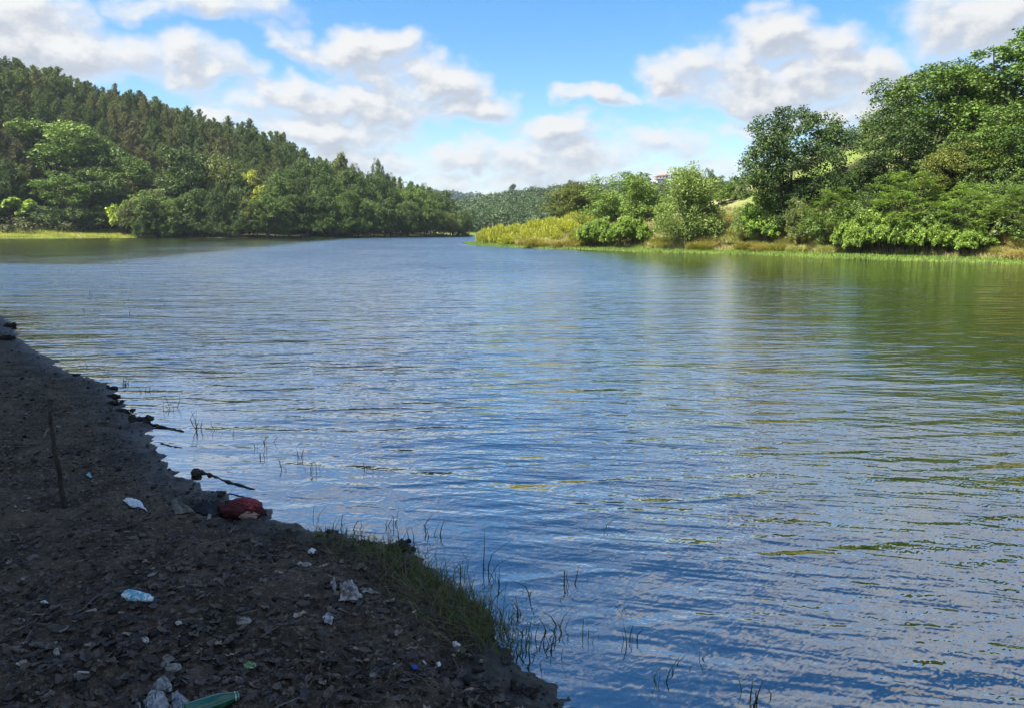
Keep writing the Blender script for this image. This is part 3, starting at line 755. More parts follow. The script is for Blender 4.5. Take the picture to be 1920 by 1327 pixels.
g = np.random.default_rng(88)
RS = [(1355, 352, 50, 105), (1400, 350, 60, 95), (1420, 330, 60, 120), (1320, 355, 50, 110), (1290, 350, 50, 120), (1250, 345, 45, 130), (1530, 330, 70, 85), (1585, 318, 70, 90), (1620, 285, 80, 95), (1500, 300, 60, 110), (1680, 270, 90, 90), (1570, 345, 70, 72), (1650, 330, 80, 76),
      (1720, 330, 80, 66), (1790, 240, 110, 84), (1870, 250, 110, 78), (1900, 200, 110, 88), (1780, 330, 90, 60), (1850, 340, 90, 56), (1930, 330, 100, 54), (1480, 330, 70, 90), (1440, 355, 60, 80), (1600, 360, 70, 62), (1690, 365, 70, 56), (1950, 240, 120, 66), (1820, 150, 120, 92), (1600, 256, 90, 100), (1560, 300, 60, 96), (1625, 230, 90, 104), (1585, 325, 80, 84), (1655, 205, 110, 100), (1535, 318, 50, 100), (1640, 255, 80, 92), (1615, 300, 70, 80), (1350, 330, 50, 125), (1425, 315, 50, 130), (1200, 362, 50, 105), (1140, 372, 50, 112), (1110, 378, 46, 116)]
pl = ['behind the willow', 'left of the lone gappy oak', 'behind the lone gappy oak', 'between the two dark oaks', 'behind the sumacs', 'below the giant oak', 'at the right edge of the slope', 'behind the rounded tree']
for i, (px, yt, wp, Y) in enumerate(RS):
    q_ = 7 if px < 1230 else 0 if px < 1340 else 1 if px < 1430 else 2 if px < 1540 else 3 if px < 1650 else 4 if px < 1760 else 5 if px < 1880 else 6
    T('shrubby_%d' % (i % 3), px, yt, wp * 1.15, Y, tuple(np.array([(.07, .11, .035), (.055, .09, .03), (.09, .125, .04)][i % 3]) * g.uniform(.9, 1.15)), ['leafy understory bush ', 'dark understory bush ', 'light olive understory bush '][i % 3] + pl[q_], 'understory_shrub', 'shrub', 'bushes filling the right slope', rz=i * 1.3)

# ------------------------------------------------------------------ left bank
G_L = 'broadleaf trees along the left shore'
def LT(kind, px, yt, wp, depth, color, label, name='broadleaf_tree', cat='tree', group=G_L, **k):
    Y = float(np.interp(px, [-120, 0, 120, 250, 330, 440, 600, 750, 850, 885], [186, 192, 200, 214, 216, 210, 216, 232, 250, 262])) + depth
    return plant_px(kind, px, yt, wp, Y, color, label, name, cat, group, **k)
B_D = (.036, .064, .018); B_M = (.060, .100, .026); B_L = (.075, .125, .028); B_O = (.075, .095, .032)
LT('broad_0', 112, 224, 170, 40, B_L, 'large bright green broadleaf tree high on the left slope below the pines')
LT('broad_1', 182, 245, 100, 42, B_M, 'green tree touching the right side of the large bright one on the left slope')
LT('broad_1', 228, 280, 130, 26, B_M, 'rounded mid green tree left of the brown pines at mid slope')
LT('broad_2', 125, 322, 110, 22, B_L, 'light green tree below the large bright slope tree')
LT('broad_3', 180, 315, 80, 22, B_D, 'dark narrow tree between the light green and the rounded mid green one')
LT('broad_0', 378, 282, 130, 14, B_D, 'large dark round tree overhanging the left shore')
LT('broad_4', 432, 290, 80, 20, B_O, 'olive tree at the right shoulder of the large dark round tree')
LT('shrubby_1', 300, 350, 110, 8, (.09, .14, .04), 'light leafy bush tree at the shore below the large dark round tree')
LT('shrubby_2', 345, 368, 90, 6, (.08, .12, .035), 'leafy bush leaning right at the foot of the large dark round tree')
LT('bush_b', 235, 383, 68, 11, (.19, .26, .045), 'yellow green bush at the end of the sunny meadow', 'shrub', 'shrub')
LT('bush_b', 15, 372, 110, 22, (.13, .20, .035), 'bright low bush over the meadow at the left edge', 'shrub', 'shrub')
LT('shrubby_0', 120, 372, 110, 20, (.05, .08, .028), 'dark low bush behind the grounded boat', 'shrub', 'shrub')
LT('shrubby_2', 180, 378, 80, 18, (.05, .08, .028), 'dark low bush between the boat bush and the yellow green bush', 'shrub', 'shrub')
LT('shrubby_0', 70, 385, 80, 20, (.045, .075, .028), 'dark low bush right of the bright meadow bush', 'shrub', 'shrub')
LT('broad_3', 484, 320, 56, 14, (.24, .27, .05), 'yellow green tree glowing among dark ones at mid left')
LT('broad_2', 588, 358, 84, 8, (.085, .125, .04), 'lighter green tree pushed forward at the shore left of centre')
LT('broad_4', 520, 330, 70, 12, B_M, 'soft green tree right of the yellow green one')
LT('shrubby_1', 848, 407, 36, 3, (.11, .165, .05), 'small bright tree near the far end of the left bank')
GP = 'pines covering the left hill'
PC = [(.090, .110, .046), (.100, .112, .050), (.080, .105, .042), (.11, .108, .055), (.070, .095, .038)]
# generated shore rows
tops = lambda px: np.interp(px, [-100, 0, 230, 330, 420, 520, 600, 650, 700, 760, 810, 850, 872, 884], [330, 335, 330, 330, 315, 318, 318, 320, 330, 345, 362, 378, 395, 425])
g = np.random.default_rng(77)
zones = [(0, 'at the left end of the shore wood'), (440, 'left of the lighter forward tree'), (620, 'in the dark middle wood'), (760, 'at the low far end')]
def zone(px):
    z = zones[0][1]
    for a, b in zones:
        if px >= a: z = b
    return z
for row, (dep, dy, ws) in enumerate(((3, 48, 62), (14, 22, 66), (27, 4, 70), (42, -14, 70))):
    px = 255 + row * 17 if row < 2 else (-40 if row == 2 else 560)
    while px < 880:
        if row >= 2 and 60 < px < 480 : px += 60; continue
        sc = float(np.interp(px, [0, 700, 885], [1, .8, .5]))
        yt = float(tops(px)) + dy * (sc if dy > 0 else 1) + g.normal(0, 9) * sc
        yt = min(yt, 428)
        if row == 3 and px > 840: break
        w_ = ws * sc * g.uniform(.85, 1.25)
        c = np.array([B_D, B_D, B_M, B_O, (.05, .085, .026)][g.integers(5)]) * g.uniform(.85, 1.2)
        LT('broad_%d' % g.integers(5), px, yt, w_, dep + g.normal(0, 1.2), tuple(c),
           ['dark leafy shoreline tree dipping to the water', 'dense green tree in the second row', 'dense green tree in the third row', 'tall green tree of the back row'][row] + ' ' + zone(px))
        px += w_ * .62
# low shrubs trailing at the water
px = 270
while px < 884:
    sc = float(np.interp(px, [270, 885], [1, .6]))
    LT('shrubby_%d' % g.integers(3), px, 408 + g.normal(0, 7) , 44 * sc * g.uniform(.8, 1.3), 1.6, tuple(np.array(B_D) * g.uniform(.8, 1.5)),
       'low dark shrub hanging over the left waterline ' + zone(px), 'shrub', 'shrub', 'shrubs on the left waterline')
    px += 19 * sc
# pines
sky_y = lambda px: np.interp(px, [-80, 0, 60, 140, 200, 270, 330, 400, 470, 520, 560, 600, 640, 700, 760, 800, 830], [100, 108, 120, 132, 158, 180, 198, 218, 232, 255, 275, 296, 312, 328, 342, 356, 366])
pn = 0
def pine_label(u, px):
    side = 'above the meadow' if px < 230 else ('above the large dark round tree' if px < 470 else ('over the middle of the shore wood' if px < 660 else 'where the hill runs out'))
    lv = 'spiky pine on the skyline crest ' if u > .8 else ('grey green pine high on the hill ' if u > .5 else 'pine at mid slope ')
    return lv + side
for row in range(9):
    dep = 100 - row * 9.3
    px = -60 + (row % 2) * 14
    lim = [835, 825, 800, 770, 730, 560, 500, 455, 380][row]
    while px < lim:
        u = 1 - row / 8.5
        Ysh = float(np.interp(px, [-120, 0, 120, 250, 330, 440, 600, 750, 850], [186, 192, 200, 214, 216, 210, 216, 232, 250]))
        dloc = dep * float(np.interp(px, [600, 850], [1, .55])) + g.normal(0, 3.2)
        if row >= 6 and (60 < px < 150): px += 20; continue
        Y = Ysh + dloc; x = x_at(px, Y); z = gz(x, Y)
        sc = float(np.interp(px, [0, 560, 830], [1, .85, .6]))
        h = 14.5 * sc * g.uniform(.85, 1.12)
        if row <= 2:      # keep the skyline of the photograph
            cap = at_Y(px, float(sky_y(px)) + g.normal(3, 7) - (7 if g.random() < .2 else 0), Y)[2] - z
            h = min(max(cap, 7 * sc), 22)
        c = np.array(PC[g.integers(5)]) * g.uniform(.8, 1.2)
        if 215 < px < 290 and row >= 5: c = np.array((.115, .105, .06))
        if px > 560: c = c * .5 + np.array((.085, .11, .04)) * .5
        kd = 'pine_tall' if (row <= 1 and g.random() < .12) else 'pine_%d' % g.integers(5)
        plant(kd, x, Y, h, PROTO[kd][2] * sc * g.uniform(.9, 1.25) * (h / 14) ** .5, tuple(c), pine_label(u, px), 'pine_tree', 'pine', GP, z=z); pn += 1
        px += 23.5 * sc * g.uniform(.7, 1.3)
for px, yt, dep, w_ in ((8, 238, 36, 60), (48, 262, 33, 50), (-30, 250, 34, 60), (70, 300, 30, 40), (20, 300, 28, 50)):
    LT('pine_%d' % g.integers(5), px, yt, w_, dep, (.075, .065, .045), 'brownish thin pine low on the slope at the left edge', 'pine_tree', 'pine', GP)
print('PINES', pn)
mbu = MB(); gu = np.random.default_rng(6)
x = gu.uniform(-230, -5, 60000); y = gu.uniform(190, 350, 60000); dl_ = sdist(x, y, LEFT); p_ = pxof(x, y)
k_ = (p_ > -90) & (p_ < 870) & (dl_ > 14) & (dl_ < 118); x, y = x[k_][:3600], y[k_][:3600]; z = ground_h(x, y)[0]; nn = len(x); nl = 46
r_ = gu.uniform(1.2, 2.6, nn); e = unit(gu.normal(size=(nn * nl, 3)) + np.array([0, 0, .5])); C = np.repeat(np.stack([x, y, z + r_ * .5], -1), nl, 0) + e * np.repeat(r_, nl)[:, None] * gu.uniform(.6, 1.1, (nn * nl, 1))
leaf_cards(mbu, C, e + gu.normal(size=e.shape) * .6 + np.array([0, 0, .3]), .75 * gu.uniform(.6, 1.3, len(C)), .6, np.clip(np.repeat(gu.normal(.5, .2, nn), nl) + gu.normal(0, .1, len(C)), 0, 1), gu)
fo = obj('undergrowth', mbu.mesh('undergrowth', M_LEAF)); fo.color = (.10, .11, .04, 1); tag(fo, 'dull green undergrowth beneath the pines on the left hill', 'undergrowth', kind='stuff')

# ------------------------------------------------------------------ far wooded hill (one mass) and what stands on it
g = np.random.default_rng(5)
mb = MB()
def forest_patch(n_, xr, yr, rr_, nl, ls, pxlim, cond=None):
    x = g.uniform(*xr, n_ * 8); y = g.uniform(*yr, n_ * 8); p_ = pxof(x, y)
    k_ = (p_ > pxlim[0]) & (p_ < pxlim[1]); x, y = x[k_], y[k_]
    H, dn, dl, dr, df = ground_h(x, y, False)
    ok = (df > 3) & (np.hypot(x - VX, y - 640) > 42); x, y, H = x[ok][:n_], y[ok][:n_], H[ok][:n_]
    nn = len(x); r_ = g.uniform(*rr_, nn)
    tint = np.clip(.5 + .25 * perlin(x / 40, y / 40) + g.normal(0, .16, nn), 0, 1)
    e = unit(g.normal(size=(nn * nl, 3)) + np.array([0, 0, .5]))
    rrp = np.repeat(r_, nl)
    C = np.repeat(np.stack([x, y, H + r_ * .9], -1), nl, 0) + e * rrp[:, None] * np.array([1, 1, 1.05]) * g.uniform(.75, 1.05, (nn * nl, 1))
    lump = np.sin(e[:, 0] * 5 + rrp * 9) * np.sin(e[:, 1] * 5 + rrp * 5) * np.sin(e[:, 2] * 5)
    C += e * (lump * .25 * rrp)[:, None]
    leaf_cards(mb, C, e * .6 + g.normal(size=e.shape) * .5 + np.array([0, 0, .3]), ls * g.uniform(.6, 1.3, len(C)), .7, np.repeat(tint, nl) + g.normal(0, .1, len(C)), g)
forest_patch(1000, (-60, 300), (340, 470), (2.6, 6.2), 300, .85, (840, 1450))
forest_patch(1300, (-90, 420), (460, 760), (2.8, 6.8), 210, 1.25, (780, 1500))
fo = obj('forest', mb.mesh('forest', M_LEAF)); fo.color = (.065, .105, .035, 1)
tag(fo, 'dense green deciduous wood covering the distant hillside', 'forest', kind='stuff')
mb = MB(); forest_patch(500, (-900, 100), (1500, 1900), (9, 14), 40, 7, (600, 900))
fo = obj('forest', mb.mesh('forest_horizon', M_LEAF)); fo.color = (.05, .085, .05, 1)
tag(fo, 'hazy blue wooded ridge seen beyond the gap in the valley', 'forest', kind='stuff')
for px, yt, w_, Y, lb in ((817, 358, 13, 430, 'dark upright tree standing alone before the blue ridge'), (844, 360, 9, 450, 'small round tree right of the upright lone one in the gap'),
                          (1070, 338, 30, 560, 'dark tree bump on the far hill crest'), (962, 346, 18, 600, 'round tree on the left shoulder of the far hill crest'), (1118, 340, 20, 560, 'round crest tree between the dark bump and the rounded bank tree'),
                          (1205, 338, 22, 610, 'dark crest tree left of the villa'), (1245, 338, 24, 605, 'dark tree in front of the villa base')):
    plant_px('broad_%d' % g.integers(5), px, yt, w_, Y, (.035, .065, .035), lb, 'broadleaf_tree', 'tree', 'lone trees on the far skyline', zoff=1.5)

M_WALL = simple_mat('pale_wall', (.72, .69, .65), .8, .08, 3); M_ROOF = simple_mat('tile_roof', (.42, .20, .14), .8, .3, 4); M_GLASS = simple_mat('dark_window', (.05, .06, .07), .15, .1, 4)
Y = 640.0; x = x_at(1238, Y); zb = at_Y(1238, 345, Y)[2]; s = Y / F
vl = empty('villa', (x, Y, zb)); tag(vl, 'pale villa with terracotta hipped roof on the far hill crest', 'villa')
mb = MB(); box(mb, (0, 0, 4.2 * s - 2), (22 * s, 9, 8.5 * s + 4)); box(mb, (1 * s, 0, 11 * s), (17 * s, 7, 5 * s)); box(mb, (-13 * s, 1, 3 * s - 2), (10 * s, 7, 6 * s + 4)); obj('wall', mb.mesh('villa_wall', M_WALL), vl)
mb = MB(); box(mb, (.5 * s, -1, 8.7 * s), (27 * s, 11, .7 * s)); obj('balcony', mb.mesh('villa_balcony', M_WALL), vl)
mb = MB()
def hip(cx, cz, hx, hy, hh):
    mb.add([[cx - hx, -hy, cz], [cx + hx, -hy, cz], [cx + hx, hy, cz], [cx - hx, hy, cz], [cx - hx * .3, 0, cz + hh], [cx + hx * .3, 0, cz + hh]], [[3, 2, 1, 0], [0, 1, 5, 4], [2, 3, 4, 5]], [[1, 2, 5], [3, 0, 4]])
hip(1 * s, 13.6 * s, 12 * s, 5.5, 3.4 * s); hip(-9 * s, 12.2 * s, 7 * s, 4, 1.8 * s)
obj('roof', mb.mesh('villa_roof', M_ROOF), vl)
for dx in (-4, 1.5, 6.5):
    mb = MB(); box(mb, (dx * s, -3.55, 11 * s), (2.6 * s, .12, 3 * s)); obj('window', mb.mesh('villa_window', M_GLASS), vl)
# mast in the gap
Y = 900.0; x = x_at(797, Y); z0 = gz(x, Y) - 1; zt = at_Y(797, 347, Y)[2]
ms = empty('radio_mast', (x, Y, z0)); tag(ms, 'thin grey mast rising in front of the blue ridge', 'mast')
mb = MB(); hh = zt - z0
for a in range(3):
    ca, sa = math.cos(a * 2.094), math.sin(a * 2.094); tube(mb, [[ca * .9, sa * .9, 0], [ca * .25, sa * .25, hh]], [.14, .08], 5)
for i in range(14):
    t0, t1 = i / 14, (i + 1) / 14
    for a in range(3):
        q = lambda an, t: [math.cos(an * 2.094) * (.9 - .65 * t), math.sin(an * 2.094) * (.9 - .65 * t), hh * t]
        tube(mb, [q(a, t0), q(a + 1, t1)], [.06, .06], 4)
obj('lattice', mb.mesh('mast_lattice', simple_mat('galvanised', (.3, .31, .32), .5)), ms)
mb = MB(); tube(mb, [[0, 0, hh], [0, 0, hh + 3]], [.08, .04], 5); obj('antenna', mb.mesh('mast_antenna', simple_mat('galvanised_rod', (.3, .31, .32), .5)), ms)

# boat drawn up on the left meadow
Yb = 199.0; bx = x_at(183, Yb); bz = gz(bx, Yb)
bt = empty('rowing_boat', (bx, Yb, bz - .05), R(4)); tag(bt, 'dark flat wooden boat with a pale blue end on the left meadow', 'boat')
def hull(mb, L, W, Hh, x0=0., x1=1.):
    n_ = 15; V = []; s_ = np.linspace(x0, x1, n_)
    for u in s_:
        wd = W / 2 * (1 - abs(2 * u - 1) ** 3.2 * .75); sh = Hh * (.75 + .5 * (2 * u - 1) ** 2); X_ = (u - .5) * L
        V += [[X_, -wd, sh], [X_, -wd * .75, 0], [X_, wd * .75, 0], [X_, wd, sh], [X_, wd * .88, sh], [X_, wd * .66, .1], [X_, -wd * .66, .1], [X_, -wd * .88, sh]]
    Q_ = []
    for i in range(n_ - 1):
        for j in range(8): Q_.append([i * 8 + j, (i + 1) * 8 + j, (i + 1) * 8 + (j + 1) % 8, i * 8 + (j + 1) % 8])
    Q_ += [[0, 1, 2, 3], [0, 3, 4, 7], [4, 5, 6, 7]]; e_ = (n_ - 1) * 8; Q_ += [[e_ + 3, e_ + 2, e_ + 1, e_], [e_ + 4, e_ + 3, e_, e_ + 7], [e_ + 7, e_ + 6, e_ + 5, e_ + 4]]
    mb.add(V, Q_)
mb = MB(); hull(mb, 6.4, 1.5, .62, 0, .8); obj('hull', mb.mesh('boat_hull', simple_mat('weathered_wood', (.07, .055, .04), .8, .4, 5)), bt)
mb = MB(); hull(mb, 6.4, 1.5, .62, .802, 1); obj('bow', mb.mesh('boat_bow', simple_mat('pale_blue_paint', (.5, .66, .8), .5, .15, 5)), bt)
mb = MB()
for u in (-1.8, -.3, 1.1): box(mb, (u, 0, .45), (.3, 1.2, .05))
obj('seat', mb.mesh('boat_seat', simple_mat('grey_plank', (.25, .21, .16), .8, .3, 5)), bt)
dw = empty('bleached_branch', (x_at(152, 199), 199, gz(x_at(152, 199), 199))); tag(dw, 'bleached forked branch sticking up at the left end of the boat', 'branch')
mb = MB(); tube(mb, [[0, 0, -.1], [-.3, 0, .6], [-.5, 0, 1.4], [-1, 0, 1.8]], [.12, .1, .08, .04], 6); tube(mb, [[0, 0, .1], [.5, 0, .35], [1.1, 0, .3]], [.12, .1, .05], 6)
obj('wood', mb.mesh('bleached_wood', simple_mat('bleached', (.5, .45, .36), .8, .2, 5)), dw)

# ------------------------------------------------------------------ grass on the far banks
def blades(name, x, y, z, h, wdt, color_tint, g, lean=.35, seg=2, flat=False):
    n_ = len(x); a = g.uniform(0, 2 * np.pi, n_); ld = g.uniform(0, 2 * np.pi, n_); ln = h * np.abs(g.normal(lean, lean * .5, n_))
    side = np.stack([np.cos(a), np.sin(a), np.zeros(n_)], -1); V = []
    for s_ in range(seg + 1):
        t = s_ / seg
        c_ = np.stack([x + np.cos(ld) * ln * t ** 1.8, y + np.sin(ld) * ln * t ** 1.8, z - .01 + h * t * (1 - .25 * t * (ln / h))], -1)
        wd = (wdt * (1 - t) ** .7 * .5 + .0004)[:, None]
        V += [c_ - side * wd, c_ + side * wd]
    V = np.stack(V, 1).reshape(-1, 3); k_ = (seg + 1) * 2
    b = np.arange(n_)[:, None] * k_
    Q_ = np.concatenate([np.stack([b[:, 0] + 2 * s_, b[:, 0] + 2 * s_ + 1, b[:, 0] + 2 * s_ + 3, b[:, 0] + 2 * s_ + 2], -1) for s_ in range(seg)])
    return mesh_np(name, V, [Q_], M_GRASS, False, {'tint': np.repeat(np.clip(color_tint, 0, 1), k_)})
g = np.random.default_rng(9)
x = g.uniform(-12, 60, 900000); y = g.uniform(38, 135, 900000)
dr_ = sdist(x, y, RIGHT); p_ = pxof(x, y)
k_ = (dr_ > -.1) & (dr_ < 20) & (p_ > 850) & (p_ < 2050); x, y, dr_, p_ = x[k_], y[k_], dr_[k_], p_[k_]
den = np.where(dr_ < 4, .9, .6); k_ = g.random(len(x)) < den; x, y, dr_, p_ = x[k_], y[k_], dr_[k_], p_[k_]
z = ground_h(x, y)[0]
zone1 = dr_ < 2.2 + .8 * perlin(x / 3, y / 3)
i1 = zone1; o = obj('shore_grass', blades('shore_grass', x[i1], y[i1], np.maximum(z[i1], 0), g.uniform(.08, .26, i1.sum()), np.full(i1.sum(), .05), .5 + .5 * perlin(x[i1] / 2, y[i1] / 2) + g.normal(0, .12, i1.sum()), g, .4, 1))
o.color = (.17, .26, .05, 1); tag(o, 'short bright green grass strip along the right shoreline', 'grass', kind='stuff')
nz = fbm(x / 3.5, y / 3.5, 3)
for nm, cc, lb, sel in (('tall_grass', (.38, .33, .15), 'tall straw coloured grass on the right bank', (~zone1) & (nz > -.05)), ('tall_grass', (.20, .23, .06), 'tall green gold grass on the right bank', (~zone1) & (nz <= -.05))):
    idx = np.where(sel)[0][:90000]; n_ = len(idx)
    o = obj(nm, blades(nm, x[idx], y[idx], z[idx], g.uniform(.35, .95, n_) * (.55 + .45 * sstep((dr_[idx] - 2) / 2.5)), np.full(n_, .05), .5 + g.normal(0, .2, n_), g, .5, 2))
    o.color = (*cc, 1); tag(o, lb, 'grass', kind='stuff')
x = g.uniform(-190, -70, 160000); y = g.uniform(185, 250, 160000); dl_ = sdist(x, y, LEFT); p_ = pxof(x, y)
k_ = (dl_ > 0) & (dl_ < 20) & (p_ > -60) & (p_ < 300); x, y, dl_, p_ = x[k_], y[k_], dl_[k_], p_[k_]
k_ = g.random(len(x)) < np.where(p_ > 265, .2, 1.); x, y, dl_ = x[k_], y[k_], dl_[k_]
z = ground_h(x, y)[0]; n_ = len(x)
o = obj('meadow_grass', blades('meadow_grass', x, y, z, g.uniform(.2, .5, n_) + .5 * sstep((dl_ - 9) / 6) * g.random(n_), np.full(n_, .16), .5 + .5 * fbm(x / 6, y / 6, 2) + g.normal(0, .15, n_), g, .4, 1))
o.color = (.38, .40, .08, 1); tag(o, 'sunlit yellow green meadow grass on the left shore', 'grass', kind='stuff')

# shade trees on the near bank, left of and behind the viewer
for i, (x, y, s_) in enumerate(((-21, 13, 1.), (-17, 5, 1.05), (-11.5, -1.5, 1.), (-6, -7.5, 1.), (-25, 5, 1.1), (-16, -8, 1.1), (-27, 19, 1.05), (-33, 12, 1.1))):
    plant('shade', x, y, 15 * s_, 15.5 * s_, (.045, .08, .022), 'large leafy tree shading the muddy bank, outside the picture on the left', 'shade_tree', 'tree', 'trees shading the near bank')
# ------------------------------------------------------------------ things on the muddy near bank
g = np.random.default_rng(21)
def litter_mat(name, c0, c1, c2, rough=.6, spec=.4):
    m, nt = new_mat(name); n = N(nt); t = n.attr('tint')
    c = n.mix(n.ramp(t, 0, .55), c0, c1); c = n.mix(n.ramp(t, .6, 1.0), c, c2)
    c = n.mix(n.m('MULTIPLY', n.ramp(n.noise(n.pos(), 60, 4, .6), .4, .65), .5), c, c0)
    n.out(n.principled(c, rough, spec)); return m
M_LIT = litter_mat('dead_leaf', (.034, .025, .018), (.13, .092, .062), (.50, .40, .30))
M_TWIG = litter_mat('dead_twig', (.06, .048, .04), (.13, .105, .085), (.26, .22, .18), .75, .2)
M_CLOD = litter_mat('clod_soil', (.025, .022, .019), (.075, .062, .05), (.38, .34, .30), .85, .2)
def scatter(n_, fn, xr=(-13, 1.6), yr=(1.6, 19), seed=1):
    gg = np.random.default_rng(seed)
    x = gg.uniform(*xr, n_); yy = gg.uniform(0, 1, n_); y = yr[0] * (yr[1] / yr[0]) ** yy
    x = np.where(gg.random(n_) < .75, x * (y / 19) ** .8, x)
    p_ = pxof(x, y); k_ = (p_ > -80); x, y = x[k_], y[k_]
    z, dn = ground_h(x, y)[:2]; k_ = (dn > .03) & (gg.random(len(x)) < fn(x, y, dn)); return x[k_], y[k_], z[k_], dn[k_]
# fallen leaves
x, y, z, dn_ = scatter(26000, lambda x, y, d: np.clip(.22 + .9 * fbm(x * .9 + 4, y * .9, 3) + .55 * np.exp(-((x + 1.2) / 1.3) ** 2 - ((y - 3.7) / 1.2) ** 2), .03, 1) * (d > .2), seed=31)
n_ = len(x); th = np.linspace(0, 2 * np.pi, 14, endpoint=False)
lob = g.uniform(.0, .3, (n_, 1)); nl_ = g.choice([3, 5, 7, 7], n_)[:, None]; prof = 1 + lob * np.cos(nl_ * th[None] + g.uniform(0, 6, (n_, 1))) + g.normal(0, .07, (n_, 14)); ox = np.cos(th)[None] * prof; oy = np.sin(th)[None] * prof * g.uniform(.35, .7, (n_, 1))
sz = .010 + .026 * g.random(n_) ** 1.8 ; ca = g.uniform(0, 6.28, n_); curl = g.uniform(-.5, .9, n_); tl = g.normal(0, .16, (n_, 2))
lx = ox * sz[:, None]; ly = oy * sz[:, None]
lz = curl[:, None] * (ly ** 2 / sz[:, None] * 1.6 + .35 * lx ** 2 / sz[:, None]) + lx * tl[:, :1] + ly * tl[:, 1:] + g.normal(0, .0025, (n_, 14))
wx = x[:, None] + lx * np.cos(ca)[:, None] - ly * np.sin(ca)[:, None]; wy = y[:, None] + lx * np.sin(ca)[:, None] + ly * np.cos(ca)[:, None]
rim = np.stack([wx, wy, z[:, None] + .012 + lz], -1); cen = np.stack([x, y, z + .010], -1)[:, None]
V = np.concatenate([cen, rim], 1).reshape(-1, 3); b = (np.arange(n_) * 15)[:, None]; i = np.arange(14)[None]
T_ = np.stack([b + 0 * i, b + 1 + i, b + 1 + (i + 1) % 14], -1).reshape(-1, 3)
o = obj('leaf_litter', mesh_np('leaf_litter', V, [T_], M_LIT, False, {'tint': np.repeat(np.clip(g.beta(1.1, 2.3, n_), 0, 1), 15)}))
tag(o, 'dead brown leaves strewn over the wet dark mud', 'dead leaves', kind='stuff')
# crumbs of soil
x, y, z, dn_ = scatter(30000, lambda x, y, d: np.clip(.45 + .6 * fbm(x * 1.3, y * 1.3 + 9, 3), .1, 1), seed=32); n_ = len(x)
ico = np.array([[0, 0, 1], [.9, 0, .2], [.3, .85, .3], [-.7, .5, .2], [-.7, -.5, .1], [.3, -.85, .2], [0, 0, -.8]])
IT = np.array([[0, 1, 2], [0, 2, 3], [0, 3, 4], [0, 4, 5], [0, 5, 1], [6, 2, 1], [6, 3, 2], [6, 4, 3], [6, 5, 4], [6, 1, 5]])
s_ = (.004 + .014 * g.random(n_) ** 3 + .028 * g.random(n_) ** 14) ; V = ico[None] * s_[:, None, None] * g.uniform(.6, 1.4, (n_, 7, 3)) ; V[..., 2] *= .6
V = V + np.stack([x, y, z + s_ * .25], -1)[:, None]
o = obj('soil_crumbs', mesh_np('soil_crumbs', V.reshape(-1, 3), [(IT[None] + (np.arange(n_) * 7)[:, None, None]).reshape(-1, 3)], M_CLOD, False, {'tint': np.repeat(np.clip(g.beta(1.3, 3, n_), 0, 1), 7)}))
tag(o, 'loose crumbs and pebbles of dark soil', 'soil', kind='stuff')
# small twigs
x, y, z, dn_ = scatter(7000, lambda x, y, d: np.clip(.5 + .7 * fbm(x * .8 + 2, y * .8 - 5, 3), .1, 1) * (d > .1), seed=33)
mb = MB()
for i in range(len(x)):
    a = g.uniform(0, 6.28); L = g.uniform(.02, .10) * (1 if g.random() < .88 else 2.4); bd = g.normal(0, .25)
    d = np.array([math.cos(a), math.sin(a), 0]); sd_ = np.array([-d[1], d[0], 0]); p0 = np.array([x[i], y[i], z[i] + g.uniform(.004, .016)])
    rr_ = g.uniform(.0012, .0036)
    tube(mb, [p0 - d * L / 2, p0 + sd_ * L * bd * .4 + np.array([0, 0, .004]), p0 + d * L / 2 + np.array([0, 0, g.uniform(-.004, .015)])], [rr_, rr_ * .9, rr_ * .5], 3, tint=g.beta(1.6, 1.6), cap=False)
o = obj('twig_debris', mb.mesh('twig_debris', M_TWIG)); tag(o, 'small broken twigs and roots scattered on mud', 'twigs', kind='stuff')
# sprigs of grass on the mud
x, y, z, dn_ = scatter(30000, lambda x, y, d: (fbm(x * 1.1 + 30, y * 1.1 + 3, 3) > .27) * .55, seed=34); n_ = len(x)
o = obj('bank_grass', blades('bank_grass', x, y, z, g.uniform(.015, .07, n_), np.full(n_, .0035), g.uniform(0, 1, n_), g, .7, 2)); o.color = (.075, .095, .03, 1)
tag(o, 'thin flattened grass sprigs on the mud', 'grass', kind='stuff')
# thick grass fringe at the water's edge
segs = np.array([at_z(*p)[:2] for p in [(600, 1012), (660, 1022), (720, 1040), (780, 1075), (830, 1110), (870, 1140), (912, 1180), (935, 1205)]])
wts = np.array([.25, .55, .8, 1.1, 1.3, 1.2, .7]); wts /= wts.sum()
def fringe(n_, spread, seed, off=0.0):
    gg = np.random.default_rng(seed); s = gg.choice(7, n_, p=wts); t = gg.random(n_)
    c = segs[s] * (1 - t)[:, None] + segs[s + 1] * t[:, None]
    cl = np.round(c / .12) * .12
    c = c * .45 + (cl + np.random.default_rng(5).normal(0, .03, 2)) * .55
    return c[:, 0] + gg.normal(0, spread, n_) - off * .6, c[:, 1] + gg.normal(0, spread, n_) - off * .5
for nm, n_, spread, off, hr_, wd_, c_, ln, lb in (('fringe_grass', 1200, .10, 0.0, (.04, .18), .006, (.095, .14, .035), .8, 'green grass blades fringing the near waterline'),
                                       ('fringe_grass', 2300, .12, .07, (.04, .17), .0045, (.18, .15, .075), 1.2, 'dry bent straw in the fringe of the near waterline')):
    x, y = fringe(n_, spread, 51 if 'green' in lb else 52, off); z = np.maximum(ground_h(x, y)[0], -.06)
    o = obj(nm, blades(nm, x, y, z, g.uniform(*hr_, n_) * g.uniform(.4, .95, n_), np.full(n_, wd_), np.clip(g.normal(.5, .22, n_), 0, 1), g, ln, 4)); o.color = (*c_, 1)
    tag(o, lb, 'grass', kind='stuff')
